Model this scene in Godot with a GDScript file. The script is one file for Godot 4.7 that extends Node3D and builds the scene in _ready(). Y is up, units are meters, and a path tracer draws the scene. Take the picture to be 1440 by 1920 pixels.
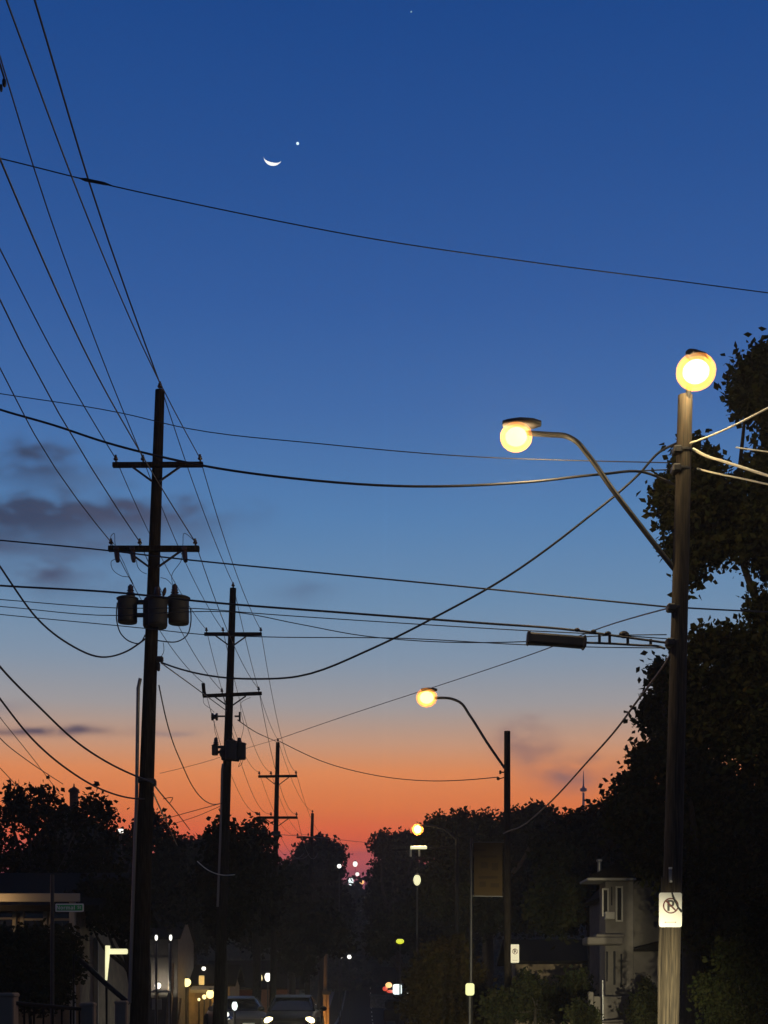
extends Node3D
# A residential street at dusk, looking down the road towards the afterglow.
# Metres, y up, the street runs along -z. The survey of the street was taken from eye height: at() turns a bearing and
# an elevation (in units of 1/2880 of the distance, counted from the survey sheet's corner) and a distance into a point.

const F := 2880.0
const CX := 720.0
const HY := 1850.0
const EYE := 1.5

var M := {}
var taken := {}
var rng := RandomNumberGenerator.new()
var sprig: ArrayMesh


# ------------------------------------------------------------------ geometry collector
class Shape:
	var v := PackedVector3Array()
	var n := PackedVector3Array()

	func tri(a: Vector3, b: Vector3, c: Vector3, na: Vector3, nb: Vector3, nc: Vector3) -> void:
		if (c - a).cross(b - a).dot(na + nb + nc) < 0.0:
			v.append_array([a, c, b])
			n.append_array([na, nc, nb])
		else:
			v.append_array([a, b, c])
			n.append_array([na, nb, nc])

	func quad(a: Vector3, b: Vector3, c: Vector3, d: Vector3, nn: Vector3) -> void:
		tri(a, b, c, nn, nn, nn)
		tri(a, c, d, nn, nn, nn)

	func tube(pts: Array, radii, sides := 6, caps := true) -> void:
		var count := pts.size()
		var side := Vector3.ZERO
		var rings := []
		var norms := []
		for i in count:
			var t: Vector3 = (pts[mini(i + 1, count - 1)] - pts[maxi(i - 1, 0)]).normalized()
			if i == 0:
				var up := Vector3.UP if absf(t.y) < 0.9 else Vector3.BACK
				side = t.cross(up).normalized()
			else:
				side = (side - t * side.dot(t)).normalized()
			var other := t.cross(side).normalized()
			var r: float = radii[i] if radii is Array else radii
			var ring := []
			var nr := []
			for k in sides:
				var a := TAU * k / sides
				var o := side * cos(a) + other * sin(a)
				ring.append(pts[i] + o * r)
				nr.append(o)
			rings.append(ring)
			norms.append(nr)
			if i > 0:
				for k in sides:
					var l := (k + 1) % sides
					tri(rings[i - 1][k], ring[k], ring[l], norms[i - 1][k], nr[k], nr[l])
					tri(rings[i - 1][k], ring[l], rings[i - 1][l], norms[i - 1][k], nr[l], norms[i - 1][l])
		if caps:
			for e in [0, count - 1]:
				var nn: Vector3 = (pts[0] - pts[1]).normalized() if e == 0 else (pts[count - 1] - pts[count - 2]).normalized()
				for k in range(1, sides - 1):
					tri(rings[e][0], rings[e][k], rings[e][k + 1], nn, nn, nn)

	# chamfered box with its own axes
	func box(c: Vector3, size: Vector3, ch := 0.0, basis := Basis()) -> void:
		var h := size * 0.5
		ch = minf(ch, minf(h.x, minf(h.y, h.z)) * 0.9)
		var P := func(x: float, y: float, z: float) -> Vector3: return c + basis * Vector3(x, y, z)
		var ax := [Vector3(1, 0, 0), Vector3(0, 1, 0), Vector3(0, 0, 1)]
		for i in 3:
			var j := (i + 1) % 3
			var k := (i + 2) % 3
			for s in [-1.0, 1.0]:
				var q := []
				for m in [[-1, -1], [1, -1], [1, 1], [-1, 1]]:
					var p := Vector3.ZERO
					p[i] = s * h[i]
					p[j] = m[0] * (h[j] - ch)
					p[k] = m[1] * (h[k] - ch)
					q.append(c + basis * p)
				quad(q[0], q[1], q[2], q[3], basis * (ax[i] * s))
		if ch <= 0.0:
			return
		for i in 3:
			var j := (i + 1) % 3
			var k := (i + 2) % 3
			for sj in [-1.0, 1.0]:
				for sk in [-1.0, 1.0]:
					var q := []
					for m in [[-1, 0], [1, 0], [1, 1], [-1, 1]]:
						var p := Vector3.ZERO
						p[i] = m[0] * (h[i] - ch)
						p[j] = sj * (h[j] - (ch if m[1] == 1 else 0.0))
						p[k] = sk * (h[k] - (0.0 if m[1] == 1 else ch))
						q.append(c + basis * p)
					quad(q[0], q[1], q[2], q[3], basis * (ax[j] * sj + ax[k] * sk).normalized())
		for sx in [-1.0, 1.0]:
			for sy in [-1.0, 1.0]:
				for sz in [-1.0, 1.0]:
					var nn: Vector3 = basis * Vector3(sx, sy, sz).normalized()
					tri(P.call(sx * h.x, sy * (h.y - ch), sz * (h.z - ch)), P.call(sx * (h.x - ch), sy * h.y, sz * (h.z - ch)), P.call(sx * (h.x - ch), sy * (h.y - ch), sz * h.z), nn, nn, nn)

	func beam(a: Vector3, b: Vector3, w: float, hgt: float, ch := 0.0) -> void:
		var x := (b - a).normalized()
		var up := Vector3.UP if absf(x.y) < 0.95 else Vector3.BACK
		var z := x.cross(up).normalized()
		box((a + b) * 0.5, Vector3(a.distance_to(b), hgt, w), ch, Basis(x, z.cross(x).normalized(), z))

	# turned shape: profile of [radius, height] from bottom to top
	func lathe(profile: Array, c: Vector3, seg := 12, basis := Basis()) -> void:
		for i in range(1, profile.size()):
			var r0: float = profile[i - 1][0]
			var r1: float = profile[i][0]
			var y0: float = profile[i - 1][1]
			var y1: float = profile[i][1]
			var sl := Vector2(y1 - y0, r0 - r1).normalized()
			for k in seg:
				var a := TAU * k / seg
				var b := TAU * (k + 1) / seg
				var da := Vector3(cos(a), 0, sin(a))
				var db := Vector3(cos(b), 0, sin(b))
				var na: Vector3 = basis * (da * sl.x + Vector3.UP * sl.y)
				var nb: Vector3 = basis * (db * sl.x + Vector3.UP * sl.y)
				var p00: Vector3 = c + basis * (da * r0 + Vector3.UP * y0)
				var p01: Vector3 = c + basis * (db * r0 + Vector3.UP * y0)
				var p10: Vector3 = c + basis * (da * r1 + Vector3.UP * y1)
				var p11: Vector3 = c + basis * (db * r1 + Vector3.UP * y1)
				if r1 > 1e-5:
					tri(p00, p10, p11, na, na, nb)
				if r0 > 1e-5:
					tri(p00, p11, p01, na, nb, nb)

	func ball(c: Vector3, r: Vector3, seg := 12, rows := 8, basis := Basis()) -> void:
		for i in rows:
			for k in seg:
				var q := []
				var nn := []
				for m in [[0, 0], [1, 0], [1, 1], [0, 1]]:
					var t: float = PI * (i + m[0]) / rows
					var a: float = TAU * (k + m[1]) / seg
					var d := Vector3(sin(t) * cos(a), cos(t), sin(t) * sin(a))
					q.append(c + basis * (d * r))
					nn.append(basis * (d / r).normalized())
				if i < rows - 1:
					tri(q[0], q[1], q[2], nn[0], nn[1], nn[2])
				if i > 0:
					tri(q[0], q[2], q[3], nn[0], nn[2], nn[3])

	# flat outline in x,y pulled along z from z0 to z1
	func prism(outline: PackedVector2Array, z0: float, z1: float, c := Vector3.ZERO, basis := Basis()) -> void:
		var idx := Geometry2D.triangulate_polygon(outline)
		for z in [z0, z1]:
			var nn: Vector3 = basis * Vector3(0, 0, signf(z - (z0 + z1) * 0.5))
			for i in range(0, idx.size(), 3):
				var q := []
				for j in 3:
					var p := outline[idx[i + j]]
					q.append(c + basis * Vector3(p.x, p.y, z))
				tri(q[0], q[1], q[2], nn, nn, nn)
		var turn := -1.0 if Geometry2D.is_polygon_clockwise(outline) else 1.0
		for i in outline.size():
			var a := outline[i]
			var b := outline[(i + 1) % outline.size()]
			var e := (b - a).normalized()
			var nn: Vector3 = basis * Vector3(e.y * turn, -e.x * turn, 0)
			quad(c + basis * Vector3(a.x, a.y, z0), c + basis * Vector3(b.x, b.y, z0), c + basis * Vector3(b.x, b.y, z1), c + basis * Vector3(a.x, a.y, z1), nn)

	# skin over closed rings of equal length, smooth, with flat ends
	func loft(rings: Array) -> void:
		var rows := rings.size()
		var cols: int = rings[0].size()
		var mids := []
		for r in rings:
			var m := Vector3.ZERO
			for p in r:
				m += p
			mids.append(m / cols)
		var nor := []
		for i in rows:
			var line := []
			for k in cols:
				var du: Vector3 = rings[i][(k + 1) % cols] - rings[i][(k + cols - 1) % cols]
				var dv: Vector3 = rings[mini(i + 1, rows - 1)][k] - rings[maxi(i - 1, 0)][k]
				var nn := du.cross(dv).normalized()
				if nn.dot(rings[i][k] - mids[i]) < 0.0:
					nn = -nn
				line.append(nn)
			nor.append(line)
		for i in range(1, rows):
			for k in cols:
				var l := (k + 1) % cols
				tri(rings[i - 1][k], rings[i][k], rings[i][l], nor[i - 1][k], nor[i][k], nor[i][l])
				tri(rings[i - 1][k], rings[i][l], rings[i - 1][l], nor[i - 1][k], nor[i][l], nor[i - 1][l])
		for e in [0, rows - 1]:
			var nn: Vector3 = (mids[0] - mids[1]).normalized() if e == 0 else (mids[rows - 1] - mids[rows - 2]).normalized()
			for k in cols:
				tri(mids[e], rings[e][k], rings[e][(k + 1) % cols], nn, nn, nn)

	func mesh(origin := Vector3.ZERO) -> ArrayMesh:
		var arr := []
		arr.resize(Mesh.ARRAY_MAX)
		var vv := v
		if origin != Vector3.ZERO:
			vv = PackedVector3Array()
			vv.resize(v.size())
			for i in v.size():
				vv[i] = v[i] - origin
		arr[Mesh.ARRAY_VERTEX] = vv
		arr[Mesh.ARRAY_NORMAL] = n
		var m := ArrayMesh.new()
		m.add_surface_from_arrays(Mesh.PRIMITIVE_TRIANGLES, arr)
		return m


# ------------------------------------------------------------------ naming and placing
func at(px: float, py: float, d: float) -> Vector3:
	return Vector3((px - CX) / F * d, EYE + (HY - py) / F * d, -d)


func numbered(called: String) -> String:
	var k: int = taken.get(called, 0)
	taken[called] = k + 1
	return called if k == 0 else "%s_%03d" % [called, k]


func tag(o: Node, label: String, category: String, group := "", kind := "") -> void:
	o.set_meta("label", label)
	o.set_meta("category", category)
	if group:
		o.set_meta("group", group)
	if kind:
		o.set_meta("kind", kind)


func thing(called: String, where: Vector3, label: String, category: String, group := "") -> Node3D:
	var o := Node3D.new()
	o.name = numbered(called)
	add_child(o)
	o.position = where
	tag(o, label, category, group)
	return o


func part(called: String, s: Shape, mat: Material, parent: Node3D, origin := Vector3.ZERO) -> MeshInstance3D:
	var o := MeshInstance3D.new()
	o.name = called
	o.mesh = s.mesh(origin)
	o.material_override = mat
	parent.add_child(o, true)
	return o


func put(called: String, mesh: Mesh, mat: Material, parent: Node3D, xf: Transform3D) -> MeshInstance3D:
	var o := MeshInstance3D.new()
	o.name = called
	o.mesh = mesh
	o.material_override = mat
	parent.add_child(o, true)
	o.transform = xf
	return o


func solo(called: String, s: Shape, mat: Material, where: Vector3, label: String, category: String, group := "") -> MeshInstance3D:
	var o := MeshInstance3D.new()
	o.name = numbered(called)
	o.mesh = s.mesh(where)
	o.material_override = mat
	add_child(o)
	o.position = where
	tag(o, label, category, group)
	return o


func struct(called: String, s: Shape, mat: Material) -> MeshInstance3D:
	var o := MeshInstance3D.new()
	o.name = numbered(called)
	o.mesh = s.mesh()
	o.material_override = mat
	add_child(o)
	o.set_meta("kind", "structure")
	return o


func omni(parent: Node3D, where: Vector3, color: Color, energy: float, size := 0.1) -> void:
	var l := OmniLight3D.new()
	l.name = "lamp_light"
	l.light_color = color
	l.light_energy = energy
	l.light_size = size
	l.omni_range = 120.0
	l.omni_attenuation = 2.0
	l.shadow_enabled = true
	parent.add_child(l, true)
	l.position = where


func lin(r: float, g: float, b: float) -> Color:
	return Color(r, g, b).linear_to_srgb()


func mat(called: String, c: Color, rough := 0.85, metal := 0.0) -> StandardMaterial3D:
	var m := StandardMaterial3D.new()
	m.resource_name = called
	m.albedo_color = c.linear_to_srgb()
	m.roughness = rough
	m.metallic = metal
	M[called] = m
	return m


func glow(called: String, c: Color, strength: float) -> StandardMaterial3D:
	var m := mat(called, Color(0.6, 0.6, 0.55), 0.4)
	m.emission_enabled = true
	m.emission = c.linear_to_srgb()
	m.emission_energy_multiplier = strength
	return m


func noisy(m: StandardMaterial3D, lo: float, freq: float, scale: Vector3, bump := 0.0, seed_ := 1) -> void:
	var fn := FastNoiseLite.new()
	fn.noise_type = FastNoiseLite.TYPE_SIMPLEX_SMOOTH
	fn.frequency = freq
	fn.fractal_octaves = 4
	fn.seed = seed_
	var g := Gradient.new()
	g.set_color(0, Color(lo, lo, lo))
	g.set_color(1, Color(1, 1, 1))
	var t := NoiseTexture2D.new()
	t.width = 256
	t.height = 256
	t.seamless = true
	t.noise = fn
	t.color_ramp = g
	m.albedo_texture = t
	m.uv1_triplanar = true
	m.uv1_world_triplanar = true
	m.uv1_scale = scale
	if bump > 0.0:
		m.heightmap_enabled = true
		m.heightmap_texture = t
		m.heightmap_scale = bump


func smooth(a: float, b: float, x: float) -> float:
	var t := clampf((x - a) / (b - a), 0.0, 1.0)
	return t * t * (3.0 - 2.0 * t)


# height of the street surface at distance d: level, a shallow dip, then a long rise
func gh(d: float) -> float:
	return -1.8 * smooth(55.0, 112.0, d) + 19.0 * smooth(140.0, 430.0, d) + 9.0 * smooth(420.0, 900.0, d)


func road_x(d: float) -> float:
	return -0.65 - 0.012 * maxf(0.0, d - 110.0)


# points on a sag curve between two hooks
func sagged(a: Vector3, b: Vector3, sag: float, count := 20) -> Array:
	var out := []
	for i in count + 1:
		var t := float(i) / count
		out.append(a.lerp(b, t) - Vector3.UP * sag * 4.0 * t * (1.0 - t))
	return out


# smooth curve through surveyed points
func through(pts: Array, per := 6) -> Array:
	var out := []
	for i in pts.size() - 1:
		var p0: Vector3 = pts[maxi(i - 1, 0)]
		var p1: Vector3 = pts[i]
		var p2: Vector3 = pts[i + 1]
		var p3: Vector3 = pts[mini(i + 2, pts.size() - 1)]
		var t1 := maxf(p1.distance_to(p2), 1e-4)
		var t0 := maxf(p1.distance_to(p0), t1 * 0.05)
		var t2 := maxf(p2.distance_to(p3), t1 * 0.05)
		for k in per:
			out.append(p1.cubic_interpolate_in_time(p2, p0, p3, float(k) / per, t1, -t0, t1 + t2))
	out.append(pts[-1])
	return out


func wire(pts: Array, r: float, label: String, group := "", category := "wire", called := "overhead_wire", material := "wire") -> void:
	var s := Shape.new()
	s.tube(pts, r, 6)
	solo(called, s, M[material], pts[0], label, category, group)


# surveyed points [bearing, elevation] with the distance running evenly from d0 to d1
func span(px: Array, d0: float, d1: float) -> Array:
	var out := []
	var a: float = px[0][0]
	var b: float = px[-1][0]
	for p in px:
		var t: float = (p[0] - a) / (b - a)
		out.append(at(p[0], p[1], lerpf(d0, d1, t)))
	return through(out)


func _ready() -> void:
	rng.seed = 20240611
	camera_and_sky()
	materials()
	ground()
	var p1 := pole_one()
	var p2 := pole_two()
	var p3 := pole_three()
	var p4 := pole_four()
	var pr := right_pole()
	var pf := far_right_pole()
	trees()
	buildings()
	street_lamps()
	line_wires(p1, p2, p3, p4)
	crossing_wires()
	signs()
	vehicles()
	small_lamps()
	moon_and_planet()


# ------------------------------------------------------------------ camera, sky, light
func camera_and_sky() -> void:
	var cam := Camera3D.new()
	cam.name = "camera"
	cam.near = 0.1
	cam.far = 4000.0
	cam.projection = Camera3D.PROJECTION_FRUSTUM
	cam.size = 2.0 * cam.near * 960.0 / F
	cam.frustum_offset = Vector2(0.0, (HY - 960.0) / F * cam.near)
	cam.position = Vector3(0, EYE, 0)
	cam.current = true
	add_child(cam)

	var env := Environment.new()
	env.background_mode = Environment.BG_SKY
	env.tonemap_mode = Environment.TONE_MAPPER_LINEAR
	env.tonemap_exposure = 1.0
	env.sdfgi_enabled = true
	env.ssao_enabled = true
	env.ssil_enabled = true
	env.volumetric_fog_enabled = true
	env.volumetric_fog_density = 0.0006
	env.volumetric_fog_albedo = Color(1, 1, 1)
	env.volumetric_fog_anisotropy = 0.6
	var sky := Sky.new()
	var pano := PanoramaSkyMaterial.new()
	pano.panorama = ImageTexture.create_from_image(dusk_sky())
	sky.sky_material = pano
	env.sky = sky
	var we := WorldEnvironment.new()
	we.name = "world_environment"
	we.environment = env
	add_child(we)

	# the thin crescent's own light, all that is left to cast a shadow after sunset
	var moonlight := DirectionalLight3D.new()
	moonlight.name = "moonlight"
	moonlight.light_energy = 0.004
	moonlight.light_color = Color(1.0, 0.96, 0.9)
	moonlight.light_angular_distance = 0.5
	moonlight.shadow_enabled = true
	add_child(moonlight)
	moonlight.look_at_from_position(Vector3.ZERO, -at(510, 303, 10.0) + Vector3.UP * EYE)


func sky_tone(el: float) -> Color:
	# elevation in degrees -> sRGB
	const STOPS := [[0.0, 96, 62, 84], [2.6, 112, 66, 88], [3.9, 164, 80, 96], [4.8, 212, 92, 82], [5.6, 252, 106, 46], [6.6, 255, 134, 54], [7.9, 252, 153, 84], [8.9, 222, 166, 128], [10.3, 174, 168, 166], [12.0, 138, 159, 180], [14.0, 112, 149, 184], [17.0, 85, 133, 184], [20.5, 64, 110, 172], [24.0, 48, 94, 161], [28.0, 36, 82, 149], [33.0, 22, 70, 138], [45.0, 15, 52, 108], [90.0, 8, 26, 62]]
	for i in range(1, STOPS.size()):
		var a: Array = STOPS[i - 1]
		var b: Array = STOPS[i]
		if el <= b[0]:
			var t: float = clampf((el - a[0]) / (b[0] - a[0]), 0.0, 1.0)
			return Color(lerpf(a[1], b[1], t) / 255.0, lerpf(a[2], b[2], t) / 255.0, lerpf(a[3], b[3], t) / 255.0)
	return Color(0.03, 0.1, 0.24)


func dusk_sky() -> Image:
	var w := 1024
	var h := 512
	var data := PackedFloat32Array()
	data.resize(w * h * 3)
	for y in h:
		var el := 90.0 - (y + 0.5) * 180.0 / h
		var c := sky_tone(maxf(el, 0.0)).srgb_to_linear()
		# away from where the sun went down: slate blue with a dim mauve belt
		var away := Color8(44, 52, 74).lerp(Color8(16, 40, 86), smooth(0.0, 30.0, el)).lerp(Color8(8, 26, 62), smooth(30.0, 90.0, el)).srgb_to_linear()
		if el < 0.0:
			c = Color(0.012, 0.011, 0.012)
			away = c
		for x in w:
			var az := wrapf((float(x) + 0.5) / w * 360.0, -180.0, 180.0)
			var t := smooth(25.0, 140.0, absf(az + 4.0))
			var q := c.lerp(away, t)
			var k := (y * w + x) * 3
			data[k] = q.r
			data[k + 1] = q.g
			data[k + 2] = q.b
	var im := Image.create_from_data(w, h, false, Image.FORMAT_RGBF, data.to_byte_array())
	im.resize(4096, 2048, Image.INTERPOLATE_CUBIC)
	# clouds: [bearing, elevation, half width, half height, density, softness of the wisps, colour]
	var dark := Color8(54, 68, 94).srgb_to_linear()
	var mauve := Color8(82, 100, 130).srgb_to_linear()
	var brown := Color8(70, 76, 100).srgb_to_linear()
	var smoke := Color8(140, 108, 108).srgb_to_linear()
	var banks := [
		[80, 962, 230, 34, 1.5, dark], [240, 968, 170, 28, 1.1, brown], [120, 1010, 260, 30, 0.55, mauve], [60, 1030, 200, 16, 0.5, brown], [40, 990, 120, 40, 0.8, dark], [60, 875, 100, 42, 0.85, dark], [150, 905, 90, 50, 0.3, mauve],
		[90, 1075, 66, 34, 0.95, brown], [150, 1080, 170, 55, 0.4, mauve], [250, 1010, 160, 40, 0.35, mauve], [330, 985, 120, 30, 0.25, mauve], [560, 1115, 70, 26, 0.3, mauve],
		[60, 1371, 180, 9, 1.2, Color8(84, 76, 92).srgb_to_linear()], [320, 1377, 40, 4, 0.7, mauve], [980, 1390, 55, 38, 0.7, smoke], [1070, 1455, 75, 32, 0.9, smoke], [1010, 1430, 60, 40, 0.4, smoke],
		[640, 1601, 200, 5, 0.5, Color8(170, 78, 96).srgb_to_linear()], [660, 1636, 160, 4, 0.5, Color8(120, 66, 92).srgb_to_linear()],
		[-500, 1000, 260, 50, 0.9, dark], [-300, 1330, 240, 18, 0.8, mauve], [-1000, 820, 320, 60, 0.7, mauve], [2000, 1330, 320, 24, 0.8, mauve], [2300, 1000, 300, 50, 0.5, dark],
	]
	var fn := FastNoiseLite.new()
	fn.seed = 7
	fn.frequency = 0.012
	fn.fractal_octaves = 5
	var x0 := int(-34.0 / 360.0 * 4096)
	var x1 := int(42.0 / 360.0 * 4096)
	for y in range(640, 1020):
		var el := deg_to_rad(90.0 - (y + 0.5) * 180.0 / 2048.0)
		for x in range(x0, x1):
			var az := (x + 0.5) / 4096.0 * TAU
			var px := CX + F * tan(az)
			var py := HY - F * tan(el) / cos(az)
			var c := im.get_pixel(posmod(x, 4096), y)
			var hit := false
			var n1 := 0.0
			var n2 := 0.0
			for b in banks:
				var dx: float = (px - b[0]) / b[2]
				var dy: float = (py - b[1]) / b[3]
				if dx * dx + dy * dy > 4.0:
					continue
				if not hit:
					n1 = fn.get_noise_2d(px * 0.8, py * 1.9)
					n2 = fn.get_noise_2d(px * 0.5 + 900.0, py * 0.9 - 300.0)
					hit = true
				dx += n2 * 0.4
				dy += n1 * 0.7
				var q := dx * dx + dy * dy
				var f: float = b[4] * exp(-q * 1.3) * (0.85 + 0.9 * n1)
				c = c.lerp(b[5], clampf(f, 0.0, 0.95))
			if hit:
				im.set_pixel(posmod(x, 4096), y, c)
	return im


# ------------------------------------------------------------------ materials
func materials() -> void:
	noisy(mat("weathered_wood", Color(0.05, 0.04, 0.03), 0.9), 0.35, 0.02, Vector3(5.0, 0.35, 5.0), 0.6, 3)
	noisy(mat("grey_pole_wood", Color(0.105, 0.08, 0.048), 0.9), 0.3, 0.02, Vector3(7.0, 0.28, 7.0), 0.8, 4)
	noisy(mat("pale_post_wood", Color(0.4, 0.27, 0.15), 0.85), 0.5, 0.03, Vector3(4.0, 0.3, 4.0), 0.0, 5)
	mat("wire", Color(0.02, 0.02, 0.022), 0.55)
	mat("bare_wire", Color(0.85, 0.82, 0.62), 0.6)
	mat("dark_metal", Color(0.04, 0.04, 0.042), 0.5, 0.5)
	mat("galvanised", Color(0.2, 0.2, 0.2), 0.45, 0.7)
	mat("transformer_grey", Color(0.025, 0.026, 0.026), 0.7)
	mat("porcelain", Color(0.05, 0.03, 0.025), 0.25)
	mat("black_plastic", Color(0.015, 0.015, 0.016), 0.5)
	noisy(mat("asphalt", Color(0.042, 0.038, 0.033), 1.0), 0.6, 0.05, Vector3(0.6, 0.6, 0.6), 0.3, 8)
	noisy(mat("concrete", Color(0.26, 0.25, 0.23), 0.9), 0.65, 0.03, Vector3(0.5, 0.5, 0.5), 0.2, 9)
	noisy(mat("lawn", Color(0.04, 0.055, 0.02), 0.95), 0.4, 0.06, Vector3(0.7, 0.7, 0.7), 2.0, 10)
	noisy(mat("bark", Color(0.06, 0.048, 0.036), 0.95), 0.4, 0.03, Vector3(3.0, 0.7, 3.0), 1.5, 11)
	mat("road_paint", Color(0.6, 0.58, 0.5), 0.7)
	noisy(mat("pale_siding", Color(0.1, 0.088, 0.078), 0.8), 0.8, 0.02, Vector3(0.4, 0.4, 0.4), 0.0, 12)
	noisy(mat("tan_siding", Color(0.25, 0.19, 0.12), 0.85), 0.75, 0.02, Vector3(0.4, 0.4, 0.4), 0.0, 13)
	noisy(mat("grey_siding", Color(0.085, 0.075, 0.065), 0.85), 0.75, 0.02, Vector3(0.4, 0.4, 0.4), 0.0, 14)
	noisy(mat("red_brick_paint", Color(0.2, 0.09, 0.055), 0.9), 0.6, 0.04, Vector3(1, 1, 1), 0.0, 15)
	noisy(mat("roof_shingle", Color(0.016, 0.015, 0.014), 1.0), 0.6, 0.05, Vector3(1.2, 1.2, 1.2), 0.6, 16)
	mat("white_trim", Color(0.26, 0.245, 0.22), 0.8)
	mat("dark_glass", Color(0.012, 0.012, 0.013), 0.12)
	mat("black_iron", Color(0.015, 0.015, 0.015), 0.55)
	mat("pillar_stucco", Color(0.36, 0.25, 0.14), 0.95)
	mat("sign_white", Color(0.8, 0.79, 0.72), 0.35)
	mat("sign_black", Color(0.02, 0.015, 0.015), 0.5)
	mat("sign_red", Color(0.12, 0.01, 0.008), 0.6)
	mat("sign_green", Color(0.05, 0.4, 0.1), 0.5)
	mat("banner_cloth", Color(0.05, 0.03, 0.008), 0.95)
	mat("banner_print", Color(0.03, 0.018, 0.006), 0.95)
	mat("silver_paint", Color(0.07, 0.062, 0.055), 0.45, 0.2)
	mat("black_paint", Color(0.012, 0.012, 0.012), 0.4)
	mat("chrome", Color(0.6, 0.6, 0.6), 0.15, 1.0)
	mat("tyre_rubber", Color(0.015, 0.015, 0.015), 0.9)
	for called in ["roof_shingle", "asphalt", "lawn", "leaves", "weathered_wood", "black_iron", "black_paint"]:
		if M.has(called):
			M[called].metallic_specular = 0.15
	var leaf := mat("leaves", Color(1, 1, 1), 0.75)
	leaf.vertex_color_use_as_albedo = true
	leaf.metallic_specular = 0.12
	glow("sodium_glow", Color(1.0, 0.78, 0.36), 5.0)
	glow("bright_sodium_glow", Color(1.0, 0.86, 0.5), 7.0)
	# glowing see-through shells round the burners, put in as a painted halo of glare
	for q in [["amber_halo", Color(1.0, 0.34, 0.03), 0.95, 0.34], ["yellow_halo", Color(1.0, 0.62, 0.07), 1.35, 0.5]]:
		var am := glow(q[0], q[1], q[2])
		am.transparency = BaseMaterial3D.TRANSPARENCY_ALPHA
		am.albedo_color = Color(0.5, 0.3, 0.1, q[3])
	glow("white_glow", Color(1.0, 0.97, 0.86), 1.6)
	glow("cool_glow", Color(0.88, 1.0, 0.96), 1.5)
	glow("yellow_glow", Color(1.0, 0.82, 0.34), 1.8)
	glow("lime_glow", Color(0.75, 0.8, 0.03), 1.0)
	glow("amber_glow", Color(1.0, 0.5, 0.16), 1.6)
	glow("red_glow", Color(0.8, 0.06, 0.015), 0.9)
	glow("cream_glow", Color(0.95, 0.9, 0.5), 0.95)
	glow("paper_lantern", Color(0.83, 0.86, 0.32), 0.9)
	M.paper_lantern.albedo_color = Color(0.1, 0.1, 0.05)
	glow("moon_glow", Color(1.0, 0.99, 0.96), 1.15)
	glow("planet_glow", Color(0.75, 0.95, 1.0), 1.2)
	glow("star_glow", Color(0.45, 0.65, 0.75), 0.5)
	glow("headlamp_glow", Color(1.0, 0.8, 0.4), 5.0)
	glow("window_glow", Color(0.9, 0.62, 0.3), 0.5)


# ------------------------------------------------------------------ ground and road
func strip(s: Shape, off0: float, off1: float, lift: float, d0: float, d1: float, step: float) -> void:
	var d := d0
	while d < d1:
		var e := minf(d + step, d1)
		var a := Vector3(road_x(d) + off0, gh(d) + lift, -d)
		var b := Vector3(road_x(d) + off1, gh(d) + lift, -d)
		var c := Vector3(road_x(e) + off1, gh(e) + lift, -e)
		var f := Vector3(road_x(e) + off0, gh(e) + lift, -e)
		s.quad(a, b, c, f, Vector3.UP)
		d = e


func wall_strip(s: Shape, off: float, lift0: float, lift1: float, d0: float, d1: float, step: float, side: float) -> void:
	var d := d0
	while d < d1:
		var e := minf(d + step, d1)
		s.quad(Vector3(road_x(d) + off, gh(d) + lift0, -d), Vector3(road_x(d) + off, gh(d) + lift1, -d), Vector3(road_x(e) + off, gh(e) + lift1, -e), Vector3(road_x(e) + off, gh(e) + lift0, -e), Vector3(side, 0, 0))
		d = e


func ground() -> void:
	var s := Shape.new()
	var xs := [-500.0, -300.0, -120.0, -60.0, -30.0, -15.0, -8.0, 0.0, 8.0, 15.0, 30.0, 60.0, 120.0, 300.0, 500.0]
	var d := -60.0
	while d < 700.0:
		var e := d + (8.0 if d < 440.0 else 60.0)
		for i in xs.size() - 1:
			s.quad(Vector3(xs[i], gh(d) - 0.16, -d), Vector3(xs[i + 1], gh(d) - 0.16, -d), Vector3(xs[i + 1], gh(e) - 0.16, -e), Vector3(xs[i], gh(e) - 0.16, -e), Vector3.UP)
		d = e
	struct("ground", s, M.lawn)
	s = Shape.new()
	strip(s, -3.3, 3.3, -0.12, -40.0, 620.0, 5.0)
	struct("road", s, M.asphalt)
	for side in [-1.0, 1.0]:
		s = Shape.new()
		strip(s, side * 3.3, side * 3.48, 0.0, -40.0, 330.0, 5.0)
		wall_strip(s, side * 3.3, -0.16, 0.0, -40.0, 330.0, 5.0, -side)
		wall_strip(s, side * 3.48, -0.16, 0.0, -40.0, 330.0, 5.0, side)
		struct("kerb", s, M.concrete)
		s = Shape.new()
		strip(s, side * 4.9, side * 6.3, -0.02, -40.0, 330.0, 5.0)
		wall_strip(s, side * 4.9, -0.16, -0.02, -40.0, 330.0, 5.0, -side)
		wall_strip(s, side * 6.3, -0.16, -0.02, -40.0, 330.0, 5.0, side)
		struct("pavement", s, M.concrete)
	s = Shape.new()
	d = -20.0
	while d < 320.0:
		strip(s, -0.06, 0.06, -0.116, d, d + 3.0, 3.0)
		d += 9.0
	struct("road_markings", s, M.road_paint)


# ------------------------------------------------------------------ poles
# where a leaning pole meets the street, from its bearing at eye height and its top
func foot_of(px: float, top: Vector3, d: float) -> Vector3:
	var eye := at(px, HY, d)
	var y := gh(d) - 0.1
	return eye + (top - eye) * ((y - eye.y) / (top.y - eye.y))


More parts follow.
